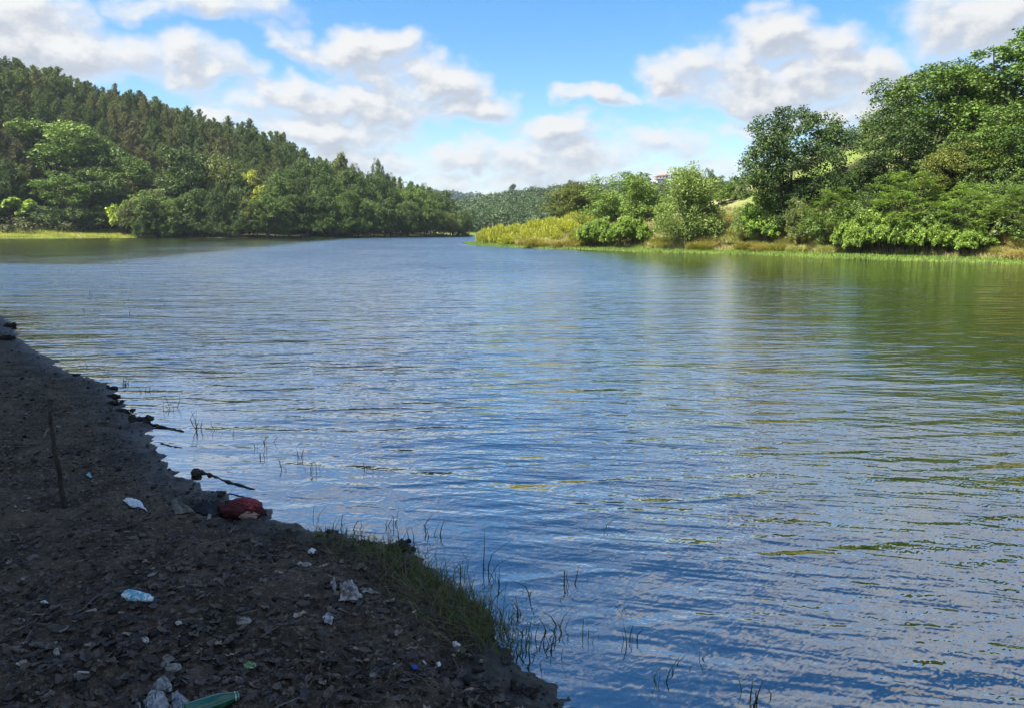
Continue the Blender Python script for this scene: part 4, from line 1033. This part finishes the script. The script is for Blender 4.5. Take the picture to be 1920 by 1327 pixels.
# weeds standing in the shallow cove on the left, too many to count
x = g.uniform(-30, -4, 9000); y = g.uniform(14, 38, 9000); p_ = pxof(x, y); dn_ = ground_h(x, y, False)[1]
pyy = HORIZ + F * CAMH / y
k_ = (p_ > -20) & (p_ < 300 + 60 * np.sin(y)) & (pyy > 495) & (pyy < 610) & (dn_ < -.5) & (fbm(x * .35, y * .35, 3) > -.05) & (g.random(9000) < .22)
x, y = x[k_], y[k_]; n_ = len(x)
o = obj('cove_weeds', blades('cove_weeds', x, y, np.full(n_, -.03), g.uniform(.08, .24, n_), np.full(n_, .012), g.uniform(0, .8, n_), g, .9, 4)); o.color = (.035, .045, .02, 1)
tag(o, 'sparse weed stems poking out of the left cove', 'weeds', kind='stuff')
# single sprouts in the water
GW = 'grass sprouts standing in the shallows'
SPROUTS = [(372, 805, .26, 7, 'tallest tuft off the clod point'), (404, 806, .12, 4, 'small tuft right of the tallest one'), (322, 765, .22, 6, 'thin tuft left of the tallest one'), (272, 735, .13, 5, 'bent tuft beside the mud clods'),
      (160, 687, .12, 4, 'pair of stems near the upper shore'), (232, 722, .10, 14, 'bushy tuft behind the first mud clod'), (490, 853, .17, 3, 'single curved stem above the dark wave line'), (475, 835, .12, 3, 'thin stems upper left of the curved one'),
      (530, 880, .14, 4, 'tuft upper left of the red cloth waters'), (580, 882, .15, 5, 'dark crooked tuft in the middle shallows'), (556, 856, .09, 3, 'tiny tuft behind the dark crooked one'), (687, 880, .08, 3, 'tiny stem alone far out'),
      (425, 815, .08, 3, 'short stems beyond the small tuft'), (505, 830, .1, 4, 'faint stems far out in front'), (585, 975, .12, 2, 'two straight stems off the red cloth'), (665, 990, .17, 3, 'leaning stem above the grass fringe'),
      (732, 985, .16, 5, 'leafy tuft above the grass fringe'), (760, 1015, .14, 4, 'stems at the left start of the fringe'), (820, 1005, .15, 4, 'stem out beyond the fringe top'), (868, 1068, .12, 4, 'stems touching the fringe middle'),
      (912, 1085, .24, 3, 'long leaning blade right of the fringe'), (942, 1092, .13, 5, 'dark drooping tuft right of the leaning blade'), (1060, 1095, .16, 5, 'crooked tuft far right of the fringe'), (1130, 990, .1, 3, 'floating blade far out in mid water'),
      (1008, 985, .07, 2, 'tiny blade in mid water'), (990, 1110, .13, 3, 'slanting blade between fringe and crooked tuft'), (1045, 1180, .17, 6, 'leafy tuft right of the fringe end'), (1100, 1190, .1, 4, 'low tuft right of the leafy one'),
      (1190, 1198, .11, 5, 'low dark tuft in the lower middle water'), (1030, 1215, .12, 8, 'green clump near the mud tip'), (1240, 1285, .12, 4, 'crooked stems low right of the mud'), (1275, 1255, .1, 3, 'thin cluster above the crooked stems'),
      (1420, 1318, .11, 7, 'green tuft at the bottom edge'), (985, 1235, .13, 6, 'grass beside the mud tip'), (1000, 1190, .12, 5, 'grass beyond the fringe end'), (1165, 1150, .07, 3, 'short blades above the low dark tuft'),
      (960, 1150, .12, 5, 'grass stems leaving the fringe'), (1320, 1235, .07, 3, 'faint blades in the lower right water'), (22, 655, .10, 4, 'stems by the farthest mud edge'), (60, 640, .1, 3, 'stems just off the farthest mud edge')]
for i, (px, py, h, nb, lb) in enumerate(SPROUTS):
    P0 = at_z(px, py, 0); gg = np.random.default_rng(300 + i); mb = MB()
    for b_ in range(nb):
        a = gg.uniform(0, 6.28); hh = h * gg.uniform(.5, 1.1); lean = gg.normal(0, .35, 2); kink = gg.normal(0, .5, 2); w_ = gg.uniform(.003, .0055)
        s = np.linspace(0, 1, 6); cx_ = np.stack([gg.normal(0, .03) + hh * (lean[0] * s + np.where(s > .55, kink[0] * (s - .55) * 2, 0)), gg.normal(0, .03) + hh * (lean[1] * s + np.where(s > .55, kink[1] * (s - .55) * 2, 0)), -.06 + (hh + .06) * s - np.where(s > .6, (s - .6) * hh * abs(kink[0]) * .9, 0)], -1)
        sd_ = np.array([math.cos(a), math.sin(a), 0]); wd = (w_ * (1.05 - s) ** .6)[:, None]
        Vv = np.stack([cx_ - sd_ * wd, cx_ + sd_ * wd], 1).reshape(-1, 3); mb.add(Vv, [[2 * q_, 2 * q_ + 1, 2 * q_ + 3, 2 * q_ + 2] for q_ in range(5)], tint=gg.uniform(0, 1))
        tube(mb, [cx_[0], cx_[2], cx_[3]], [.0018, .0016, .001], 3, tint=.2, cap=False)
    o = obj('grass_sprout', mb.mesh('grass_sprout', M_GRASS), loc=P0); o.color = (.06, .085, .025, 1) if nb > 3 else (.035, .045, .02, 1)
    tag(o, 'green grass sprout in the water, ' + lb, 'grass sprout', GW)

# sticks
def hits(pl, lift=0.0): return [np.array(hit(*p_)) + np.array([0, 0, lift]) for p_ in pl]
def stick(name, label, paths, r, cat, tint=.5, lift=None, group=None, seed=0, mat=None):
    gg = np.random.default_rng(seed + 77); mb = MB()
    for pl in paths:
        P_ = np.array(pl if len(pl[0]) == 3 else hits(pl, (lift if lift is not None else r * .75)))
        t = np.linspace(0, 1, len(P_)); tt = np.linspace(0, 1, max(6, len(P_) * 4))
        Q_ = np.stack([np.interp(tt, t, P_[:, k_]) for k_ in range(3)], -1) + gg.normal(0, r * .35, (len(tt), 3))
        tube(mb, Q_, r * (1 - .45 * tt) * gg.uniform(.85, 1.15, len(tt)), 7, tint)
    o = obj(name, mb.mesh(name, mat or M_TWIG, True)); tag(o, label, cat, group); return o
GS = 'fallen twigs on the mud'
b0 = np.array(hit(123, 952)); tp_ = np.array(at_Y(93, 770, b0[1] + .02)); kn = b0 * .45 + tp_ * .55 + np.array([-.012, 0, 0])
mb = MB(); tt = np.linspace(0, 1, 16); Pq = np.stack([np.interp(tt, [0, .55, 1], [b0[k_] - (.12 if k_ == 2 else 0), kn[k_], tp_[k_]]) for k_ in range(3)], -1) + g.normal(0, .0022, (16, 3))
Pq = np.stack([np.interp(tt, [0, .5, .55, 1], [b0[k_] - (.12 if k_ == 2 else 0), (b0 * .5 + tp_ * .5)[k_], kn[k_], tp_[k_]]) for k_ in range(3)], -1) + g.normal(0, .0025, (16, 3))
tube(mb, Pq, .018 * (1 - .35 * tt) * g.uniform(.9, 1.12, 16), 9, .35)
up_ = empty('upright_stick', tuple(b0)); tag(up_, 'bare brown stick planted upright in the mud on the left', 'stick')
o = obj('shaft', mb.mesh('stick_shaft', M_DBARK, True), up_, tuple(-b0))
mb = MB(); q0 = Pq[13]; tube(mb, [q0, q0 + np.array([-.03, 0, .03]), q0 + np.array([-.045, 0, .07])], [.005, .004, .002], 5, .3); obj('side_twig', mb.mesh('stick_side_twig', M_TWIG), up_, tuple(-b0))
for i, (lb, paths, r, tn) in enumerate((
    ('long curved dead branch left of the crushed blue bottle', [[(70, 1174), (112, 1171), (150, 1147), (190, 1115), (205, 1105)]], .009, .45),
    ('thin pale branch entering from the left edge', [[(-10, 1082), (30, 1062), (66, 1049)]], .008, .6),
    ('forked grey stick near the bottom left corner', [[(5, 1216), (32, 1222), (46, 1204), (60, 1186)], [(32, 1222), (48, 1226)], [(58, 1210), (90, 1213), (116, 1222)]], .0125, .75),
    ('slim stick above the forked grey one', [[(18, 1192), (45, 1176), (70, 1163), (72, 1154)]], .007, .55),
    ('short stick at the left edge below the forked one', [[(-8, 1247), (32, 1237)]], .008, .65),
    ('long thin arching twig left of the round green leaf', [[(335, 1232), (372, 1232), (405, 1238), (445, 1260)]], .0055, .5),
    ('thick short stick right of centre of the mud', [[(450, 1042), (488, 1046), (520, 1043)]], .012, .5),
    ('pale stick tip touching the thick short stick', [[(524, 1041), (546, 1046)]], .007, 1.),
    ('dark stick left of the dirty white plastic', [[(520, 1116), (566, 1130)]], .009, .4),
    ('stubby cut stick left of the cigarette ends', [[(616, 1269), (652, 1274)]], .0105, .75),
    ('dark root half sunk below the blue bottle', [[(140, 1177), (190, 1184), (240, 1171)]], .008, .1),
    ('crooked twig at the foot of the upright stick', [[(106, 973), (130, 973), (156, 961)], [(130, 973), (142, 980)]], .007, .55),
    ('hooked pale twig below the white plastic scrap', [[(172, 998), (186, 992), (190, 985)]], .005, .9),
    ('wiry twig below the round green leaf', [[(462, 1268), (480, 1286), (498, 1305)], [(480, 1286), (520, 1296)]], .0045, .45),
    ('wiry twig loop above the crumpled clear bag', [[(275, 1258), (290, 1270), (310, 1268)]], .004, .5),
    ('thin dark twig above the curved dead branch', [[(115, 1123), (140, 1118), (160, 1105)]], .0045, .35),
    ('pale twig leaning left of the upright stick', [[(80, 818), (88, 808), (97, 800)]], .007, .95),
    ('grey twig at the far left edge of the mud', [[(-5, 748), (25, 743)]], .008, .6),
    ('small pale twig right of the red cloth foreground', [[(430, 1000), (440, 988)]], .005, .95),
    ('long faint twig lower right of the mud', [[(800, 1150), (832, 1180), (850, 1200)]], .004, .5),
    ('dark twig at the lower right mud edge', [[(920, 1308), (960, 1314)]], .006, .35))):
    stick('fallen_twig', lb, paths, r, 'twig', tn, group=GS, seed=i)
# stick shapes at the edge, the first three stand for dark mud wave lines
W_ = lambda pl, z_=.004: [np.array(at_z(a, b_, z_)) for a, b_ in pl]
stick('dark_edge_line', 'dark mud wave line built as a stick off the mud above the red cloth', [W_([(378, 884), (405, 893), (435, 905), (478, 916)])], .013, 'branch', .15)
stick('dark_edge_line', 'dark mud wave line built as a stick right of the clod point', [W_([(284, 795), (312, 802), (345, 808)])], .012, 'branch', .15, seed=1)
stick('dark_edge_line', 'thin dark mud wave line built as a twig below the clod point', [W_([(302, 831), (320, 836), (340, 839)], .0)], .009, 'branch', .12, seed=2)
stick('dark_edge_line', 'small dark stick floating beside the first clod', [W_([(160, 708), (182, 712)], 0), ], .01, 'branch', .1, seed=3)
stick('dark_edge_line', 'thin dark branch reaching out above the red cloth', [W_([(430, 925), (455, 931), (480, 936)], 0)], .007, 'branch', .1, seed=4)

def blob(mb, c, r, seed, sub=3, amp=.35, tint=.3, sq=(1, 1, .7), freq=3):
    nu, nv_ = 22, 14; u = np.linspace(0, 2 * np.pi, nu, endpoint=False); v = np.linspace(0.02, np.pi - .02, nv_)
    U, Vv = np.meshgrid(u, v); D_ = np.stack([np.sin(Vv) * np.cos(U), np.sin(Vv) * np.sin(U), np.cos(Vv)], -1)
    nz_ = fbm(D_[..., 0] * freq + seed * 3.1 + D_[..., 2] * 1.7, D_[..., 1] * freq + seed * 1.7 - D_[..., 2] * 2.3, 4, .65)
    P_ = D_ * (1 + amp * nz_)[..., None] * np.array(sq) * r + np.array(c)
    i = np.arange(nv_ - 1)[:, None] * nu; j = np.arange(nu)[None]; k_ = (j + 1) % nu
    mb.add(P_.reshape(-1, 3), np.stack([i + j, i + nu + j, i + nu + k_, i + k_], -1).reshape(-1, 4), tint=tint)
GC = 'mud clods along the water edge'
for i, (px, py, s, lb) in enumerate(((212, 726, 20, 'small dark mud clod, farthest of those in the water'), (214, 741, 22, 'dark mud clod just below the farthest one'), (216, 756, 22, 'dark mud clod third down the edge'), (230, 775, 30, 'flat mud clod left of the big one'), (262, 790, 38, 'biggest ragged mud clod at the point'),
                                      (410, 925, 22, 'mossy clod above the red cloth'), (143, 705, 12, 'tiny clod high on the far edge'), (18, 612, 26, 'clod at the farthest left corner of the bank'), (10, 640, 30, 'ragged clod at the left picture edge'),
                                      (745, 1028, 46, 'root bound clod at the start of the grass fringe'), (775, 1024, 14, 'small clod in the water by the root bound one'), (680, 1020, 34, 'low clod left of the root bound one'), (620, 1000, 30, 'crumbly clod right of the red cloth'),
                                      (915, 1190, 22, 'round stone like clod at the fringe end'), (985, 1308, 40, 'clod at the bottom by the water'))):
    P0 = np.array(at_z(px, py, .02)); d_ = math.hypot(P0[1], CAMH); r = s * d_ / F / 2 * .8
    P0[2] = max(gz(P0[0], P0[1]), 0) + r * .15
    mb = MB()
    blob(mb, (0, 0, -r * .1), r, i, amp=.9, tint=.15, sq=(1, .8, .45), freq=2.2)
    for q_ in range(11): blob(mb, (g.normal(0, .75) * r, g.normal(0, .5) * r, g.uniform(-.1, .3) * r), r * g.uniform(.15, .42), i * 7 + q_, amp=1.0, tint=g.uniform(.05, .4), sq=(1, 1, .7), freq=2.5)
    o = obj('mud_clod', mb.mesh('mud_clod', M_CLOD, True), loc=tuple(P0)); tag(o, lb, 'mud clod', GC)
P0 = np.array(at_z(368, 890, 0)); mb = MB(); blob(mb, (0, 0, .02), .04, 3, amp=.3, tint=.35, sq=(1, 1, .95)); o = obj('stone', mb.mesh('stone', M_CLOD, True), loc=tuple(P0)); tag(o, 'round dark stone at the head of the dark wave line', 'stone')

# rubbish
def sheet(mb, pl, hgt, seed, rings=9, tint=.5, lift=.006, freq=26, sharp=1.0, base=None):
    """crumpled sheet whose rim follows an outline lying on the ground"""
    O = np.array([hit(*p_) for p_ in pl]); m_ = len(O); M_ = 36
    t = np.linspace(0, m_, M_, endpoint=False); i0 = t.astype(int) % m_; i1 = (i0 + 1) % m_; f_ = (t - np.floor(t))[:, None]
    rim = O[i0] * (1 - f_) + O[i1] * f_; c = rim.mean(0)
    ks = np.linspace(0, 1, rings + 1)[1:]
    P_ = c + (rim - c)[None] * ks[:, None, None]
    P_ = np.concatenate([c[None], P_.reshape(-1, 3)])
    k_all = np.concatenate([[0], np.repeat(ks, M_)])
    nz_ = fbm(P_[:, 0] * freq + seed, P_[:, 1] * freq - seed, 3, .6); rd = 1 - 2 * np.abs(nz_)
    gzv = ground_h(P_[:, 0], P_[:, 1])[0]
    P_[:, 2] = gzv + lift + hgt * np.clip((1 - k_all ** 2.5), 0, 1) * (.45 + .55 * rd * sharp) + hgt * .10 * rd * k_all
    i = np.arange(M_); j = (i + 1) % M_
    T_ = np.stack([np.zeros(M_, int), 1 + i, 1 + j], -1); Q_ = []
    for r_ in range(rings - 1):
        a = 1 + r_ * M_; b_ = a + M_; Q_.append(np.stack([a + i, b_ + i, b_ + j, a + j], -1))
    mb.add(P_, np.concatenate(Q_), T_, tint)
def sheet_obj(name, pl, hgt, seed, mat, parent=None, **k):
    mb = MB(); sheet(mb, pl, hgt, seed, **k); me = mb.mesh(name, mat, True)
    o = obj(name, me, parent); md = o.modifiers.new('thickness', 'SOLIDIFY'); md.thickness = .0015; return o
M_WP = simple_mat('white_plastic', (.72, .76, .80), .35, .12, 40, .4, .002)
M_DW = simple_mat('dirty_white_plastic', (.42, .39, .36), .45, .5, 30, .8, .004, col2=(.10, .085, .07))
M_CP = simple_mat('dirty_clear_plastic', (.40, .41, .42), .22, .4, 35, .9, .006, spec=.8, col2=(.14, .145, .15))
M_BEI = simple_mat('muddy_beige_cloth', (.17, .155, .12), .85, .5, 30, .6, .003, col2=(.08, .07, .055))
M_RED = simple_mat('red_cloth', (.33, .05, .055), .8, .35, 30, .6, .003, col2=(.17, .025, .03))
M_MAR = simple_mat('maroon_cloth', (.10, .02, .024), .85, .4, 30, .6, .003)
M_DCL = simple_mat('dark_wet_cloth', (.018, .016, .018), .7, .4, 30, .6, .003)
M_PAP = simple_mat('white_paper', (.7, .69, .66), .8, .1, 40, .3, .002)
def patterned():
    m, nt = new_mat('patterned_cloth'); n = N(nt); oc = n.objco()
    wv = n.node('ShaderNodeTexWave', wave_type='RINGS'); n.put(wv.inputs['Vector'], oc); wv.inputs['Scale'].default_value = 5; wv.inputs['Distortion'].default_value = 3
    n.out(n.principled(n.mix(n.ramp(wv.outputs[0], .55, .7), (.045, .016, .035), (.42, .24, .20)), .85, .3)); return m
b0 = hit(455, 968)
rc = empty('red_cloth', tuple(b0)); tag(rc, 'bundled red and maroon cloth lying at the waterline', 'cloth')
def bundle(name, mat, c, r, sq, rz, seed, amp=.35):
    mb = MB(); nu, nv_ = 44, 22; u = np.linspace(0, 2 * np.pi, nu, endpoint=False); v = np.linspace(.02, np.pi - .02, nv_)
    U, Vv = np.meshgrid(u, v); D_ = np.stack([np.sin(Vv) * np.cos(U), np.sin(Vv) * np.sin(U), np.cos(Vv)], -1)
    fo_ = 1 - 2.4 * np.abs(fbm(D_[..., 0] * 1.5 + seed + D_[..., 2], D_[..., 1] * 3.2 + D_[..., 2] * 4.2, 4, .6))
    P_ = D_ * (1 + amp * (fo_ - .5))[..., None] * np.array(sq) * r
    cc, ss = math.cos(rz), math.sin(rz); P_ = P_ @ np.array([[cc, ss, 0], [-ss, cc, 0], [0, 0, 1]]) + np.array(c)
    i = np.arange(nv_ - 1)[:, None] * nu; j = np.arange(nu)[None]; k_ = (j + 1) % nu
    mb.add(P_.reshape(-1, 3), np.stack([i + j, i + nu + j, i + nu + k_, i + k_], -1).reshape(-1, 4))
    return obj(name, mb.mesh(name, mat, True), rc)
bundle('lining', M_MAR, (-.02, .02, .055), .13, (1.2, .65, .42), R(-12), 1)
bundle('panel', M_RED, (.015, .03, .075), .115, (1.05, .6, .40), R(-16), 2, .25)
bundle('flap', M_MAR, (-.10, .015, .035), .065, (.9, .8, .8), R(30), 3, .4)
bundle('hem', M_MAR, (.10, -.01, .045), .075, (1.1, .45, .32), R(-22), 5, .35)
bundle('patterned_end', patterned(), (.06, -.045, .028), .075, (1.05, .55, .42), R(-8), 4, .3)
sheet_obj('dark_cloth', [(358, 958), (372, 938), (390, 948), (420, 945), (425, 968), (395, 972)], .045, 9, M_DCL); tag(bpy.data.objects['dark_cloth'], 'black sodden rag between the beige cloth and the red bundle', 'rag')
sheet_obj('grey_cloth', [(395, 955), (412, 942), (420, 955), (400, 965)], .02, 12, M_DW); tag(bpy.data.objects['grey_cloth'], 'greyish scrap tucked against the red bundle', 'rag')
sheet_obj('beige_cloth', [(319, 940), (328, 937), (345, 952), (365, 957), (366, 966), (350, 962), (328, 965), (324, 955)], .04, 4, M_BEI, freq=18); tag(bpy.data.objects['beige_cloth'], 'muddy beige cloth lying left of the black rag', 'cloth')
sheet_obj('white_bag', [(230, 940), (240, 934), (252, 938), (265, 941), (268, 948), (277, 960), (262, 953), (245, 951)], .035, 5, M_WP, freq=16, sharp=.5); tag(bpy.data.objects['white_bag'], 'bright white plastic bag scrap left of the beige cloth', 'plastic bag')
sheet_obj('paper_scrap', [(388, 978), (393, 960), (397, 968), (395, 976)], .01, 6, M_DW, lift=.012); tag(bpy.data.objects['paper_scrap'], 'small pale triangular scrap below the black rag', 'scrap')
e_ = empty('plastic_wrapper', hit(650, 1115)); tag(e_, 'dirty white crumpled plastic beside the grass fringe', 'plastic wrapper'); e0 = np.array(e_.location)
def local(o, e): o.location = -Vector(e.location); return o
local(sheet_obj('film', [(635, 1096), (650, 1092), (664, 1098), (672, 1112), (680, 1122), (676, 1130), (650, 1129), (634, 1130), (640, 1115)], .055, 3, M_DW, e_, freq=22), e_)
local(sheet_obj('crumpled_tail', [(672, 1106), (684, 1104), (700, 1110), (710, 1114), (695, 1114), (680, 1114)], .012, 4, M_DW, e_), e_)
local(sheet_obj('corner', [(619, 1094), (627, 1088), (632, 1100), (628, 1112)], .02, 8, M_DW, e_), e_)
e_ = empty('clear_bag', hit(300, 1312)); tag(e_, 'crumpled dirty clear plastic bag at the bottom edge', 'plastic bag')
for nm, pl, hg, sd_ in (('film', [(281, 1298), (300, 1286), (318, 1283), (325, 1292), (322, 1302), (300, 1304)], .05, 3), ('film', [(269, 1322), (278, 1306), (295, 1302), (310, 1308), (320, 1325), (300, 1345), (275, 1345)], .05, 6),
                        ('flap', [(318, 1306), (332, 1298), (350, 1304), (357, 1318), (352, 1345), (328, 1345)], .03, 9), ('tag_end', [(254, 1330), (256, 1312), (264, 1314), (264, 1345)], .01, 2)):
    local(sheet_obj(nm, pl, hg, sd_, M_CP, e_, freq=38), e_)
def lathe(name, mat, prof, parent, segs=24, dent=0, seed=0, smooth=True):
    mb = MB(); th = np.linspace(0, 2 * np.pi, segs, endpoint=False); V = []
    for xx, r in prof: V.append(np.stack([np.full(segs, xx), np.cos(th) * r, np.sin(th) * r], -1))
    V = np.array(V)
    if dent:
        nz_ = fbm(V[..., 0] * 22 + seed, np.arctan2(V[..., 2], V[..., 1]) * 1.2 + seed, 3, .6); V[..., 1:] *= (1 + dent * nz_)[..., None]
    i = np.arange(len(prof) - 1)[:, None] * segs; j = np.arange(segs)[None]; k_ = (j + 1) % segs
    mb.add(V.reshape(-1, 3), np.stack([i + j, i + k_, i + segs + k_, i + segs + j], -1).reshape(-1, 4))
    return obj(name, mb.mesh(name, mat, smooth), parent)
def lay(name, pa, pb, r, label, cat, back=0):
    A_, B_ = np.array(hit(*pa)), np.array(hit(*pb)); e = empty(name, tuple(A_ + np.array([0, 0, r * .85])))
    d = B_ - A_; e.rotation_euler = (0, -math.asin(d[2] / np.linalg.norm(d)), math.atan2(d[1], d[0])); tag(e, label, cat); return e, np.linalg.norm(d)
M_GG = simple_mat('green_glass', (.012, .115, .06), .12, .35, 25, .15, .001, spec=.7)
gb, L_ = lay('glass_bottle', (376, 1338), (455, 1312), .032, 'green glass bottle with pale neck label at the bottom edge', 'bottle')
lathe('body', M_GG, [(-.06, .0), (-.06, .03), (-.05, .034), (.02, .034), (.06, .0335), (.09, .029), (.11, .023), (.125, .0195), (L_ - .012, .0165)], gb)
lathe('neck_label', simple_mat('worn_neck_label', (.55, .56, .5), .6, .5, 60, .3, .001, col2=(.08, .2, .12)), [(.128, .0198), (L_ - .022, .0176), (L_ - .014, .0172)], gb)
lathe('mouth_ring', simple_mat('dark_mouth', (.03, .03, .03), .4), [(L_ - .0115, .0172), (L_ - .010, .0195), (L_ - .004, .0195), (L_ - .003, .016), (L_ - .006, .0115), (L_ - .02, .011)], gb)
def bluew():
    m, nt = new_mat('blue_white_plastic'); n = N(nt); oc = n.objco(); f_ = n.noise(oc, 45, 3, .6)
    c = n.mix(n.ramp(f_, .5, .54), (.16, .45, .58), (.66, .74, .76)); c = n.mix(n.ramp(n.noise(oc, 90, 2, .5), .6, .64), c, (.04, .05, .06))
    n.out(n.principled(c, .3, .5)); return m
bb, L_ = lay('crushed_bottle', (235, 1121), (284, 1131), .026, 'crushed pale blue and white plastic bottle on the mud', 'bottle')
o = lathe('body', bluew(), [(0, .0), (0, .018), (.01, .027), (.05, .027), (.09, .024), (L_ - .02, .02), (L_ - .01, .012)], bb, dent=.45, seed=3)
lathe('neck', M_WP, [(L_ - .0105, .0125), (L_ + .008, .011), (L_ + .008, .0)], bb, 16)
GB = 'cigarette ends on the mud'
for pa, pb, lb in (((146, 1261), (168, 1263), 'white cigarette end at the lower left of the mud'), ((727, 1244), (742, 1246), 'white cigarette end left of the blue bottle cap'), ((793, 1240), (800, 1248), 'white cigarette end above the blue bottle cap')):
    ce, L_ = lay('cigarette_end', pa, pb, .006, lb, 'cigarette end'); ce['group'] = GB
    lathe('paper', M_PAP, [(0, 0), (0, .0042), (L_ * .55, .0043)], ce, 12, dent=.12); lathe('filter', simple_mat('filter_paper', (.6, .57, .5), .8, .1), [(L_ * .555, .0045), (L_, .0044), (L_, 0)], ce, 12)
mb = MB(); c0 = np.array(hit(776, 1257)); me_ = bpy.data.meshes
cp = empty('bottle_cap', tuple(c0 + [0, 0, .012])); cp.rotation_euler = (R(25), R(-70), .4); tag(cp, 'blue plastic bottle cap lying by the cigarette ends', 'bottle cap')
M_BC = simple_mat('blue_cap_plastic', (.05, .13, .55), .4, .1)
lathe('shell', M_BC, [(0, .0), (0, .013), (.002, .0145), (.011, .0148), (.011, .013), (.003, .012), (.003, 0)], cp, 20)
GP_ = 'small pale litter on the mud'
for i, (pl, hg, lb) in enumerate((([(577, 1037), (585, 1032), (594, 1036), (588, 1042), (578, 1041)], .02, 'white paper scrap left of the fringe start'), ([(848, 1208), (856, 1210), (867, 1218), (860, 1226), (852, 1220)], .02, 'torn white paper strip right of the lower mud'),
                                  ([(817, 1248), (823, 1245), (827, 1250), (822, 1256)], .015, 'crumpled white scrap right of the blue bottle cap'), ([(75, 1131), (84, 1129), (92, 1136), (86, 1138)], .01, 'white shred at the left above the curved branch'),
                                  ([(604, 1160), (618, 1150), (628, 1158), (622, 1168), (608, 1168)], .008, 'flat grey stone chip below the dirty plastic'), ([(328, 1170), (340, 1168), (342, 1174), (332, 1176)], .008, 'pale flat flake right of the blue bottle'),
                                  ([(773, 1150), (779, 1148), (778, 1153)], .006, 'tiny white flake in the mud below the fringe'), ([(162, 892), (168, 888), (174, 897), (167, 896)], .01, 'pale blue shred right of the upright stick'), ([(264, 1204), (278, 1200), (280, 1208), (268, 1210)], .01, 'beige chip in the lower middle of the mud'), ([(100, 1224), (112, 1222), (112, 1234), (102, 1232)], .02, 'beige crumpled chip right of the forked stick'))):
    o = sheet_obj('litter_scrap', pl, hg, 20 + i, [M_PAP, M_PAP, M_PAP, M_PAP, M_CP, M_DW, M_PAP, simple_mat('pale_blue_film', (.3, .5, .6)), M_DW, M_DW][i], lift=.012); tag(o, lb, 'litter', GP_)
M_GL = simple_mat('green_leaf', (.22, .38, .16), .5, .25, 60, .3, .001)
a_ = [(469 + 12 * math.cos(t), 1254 + 7 * math.sin(t)) for t in np.linspace(0, 6.28, 12, endpoint=False)]
o = sheet_obj('round_leaf', a_, .006, 3, M_GL, lift=.018); tag(o, 'round light green leaf on the dark mud', 'leaf')
for i, (px, py, rp, lb) in enumerate(((575, 1061, 9, 'pale rounded pebble left of the dirty plastic'), (458, 1168, 13, 'grey crinkled husk in the dead leaves'), (325, 1256, 14, 'ribbed grey shell fragment above the clear bag'), (110, 1140, 7, 'small grey pebble at the left'), (700, 1268, 9, 'grey pebble below the cigarette end'))):
    P0 = np.array(hit(px, py)); mb = MB(); r = rp * math.hypot(P0[1], 1.8) / F; blob(mb, (0, 0, r * .3), r, i + 40, amp=.2, tint=.9, sq=(1, .8, .5)); o = obj('pebble', mb.mesh('pebble', M_CLOD, True), loc=tuple(P0)); tag(o, lb, 'pebble', 'single pebbles on the mud')
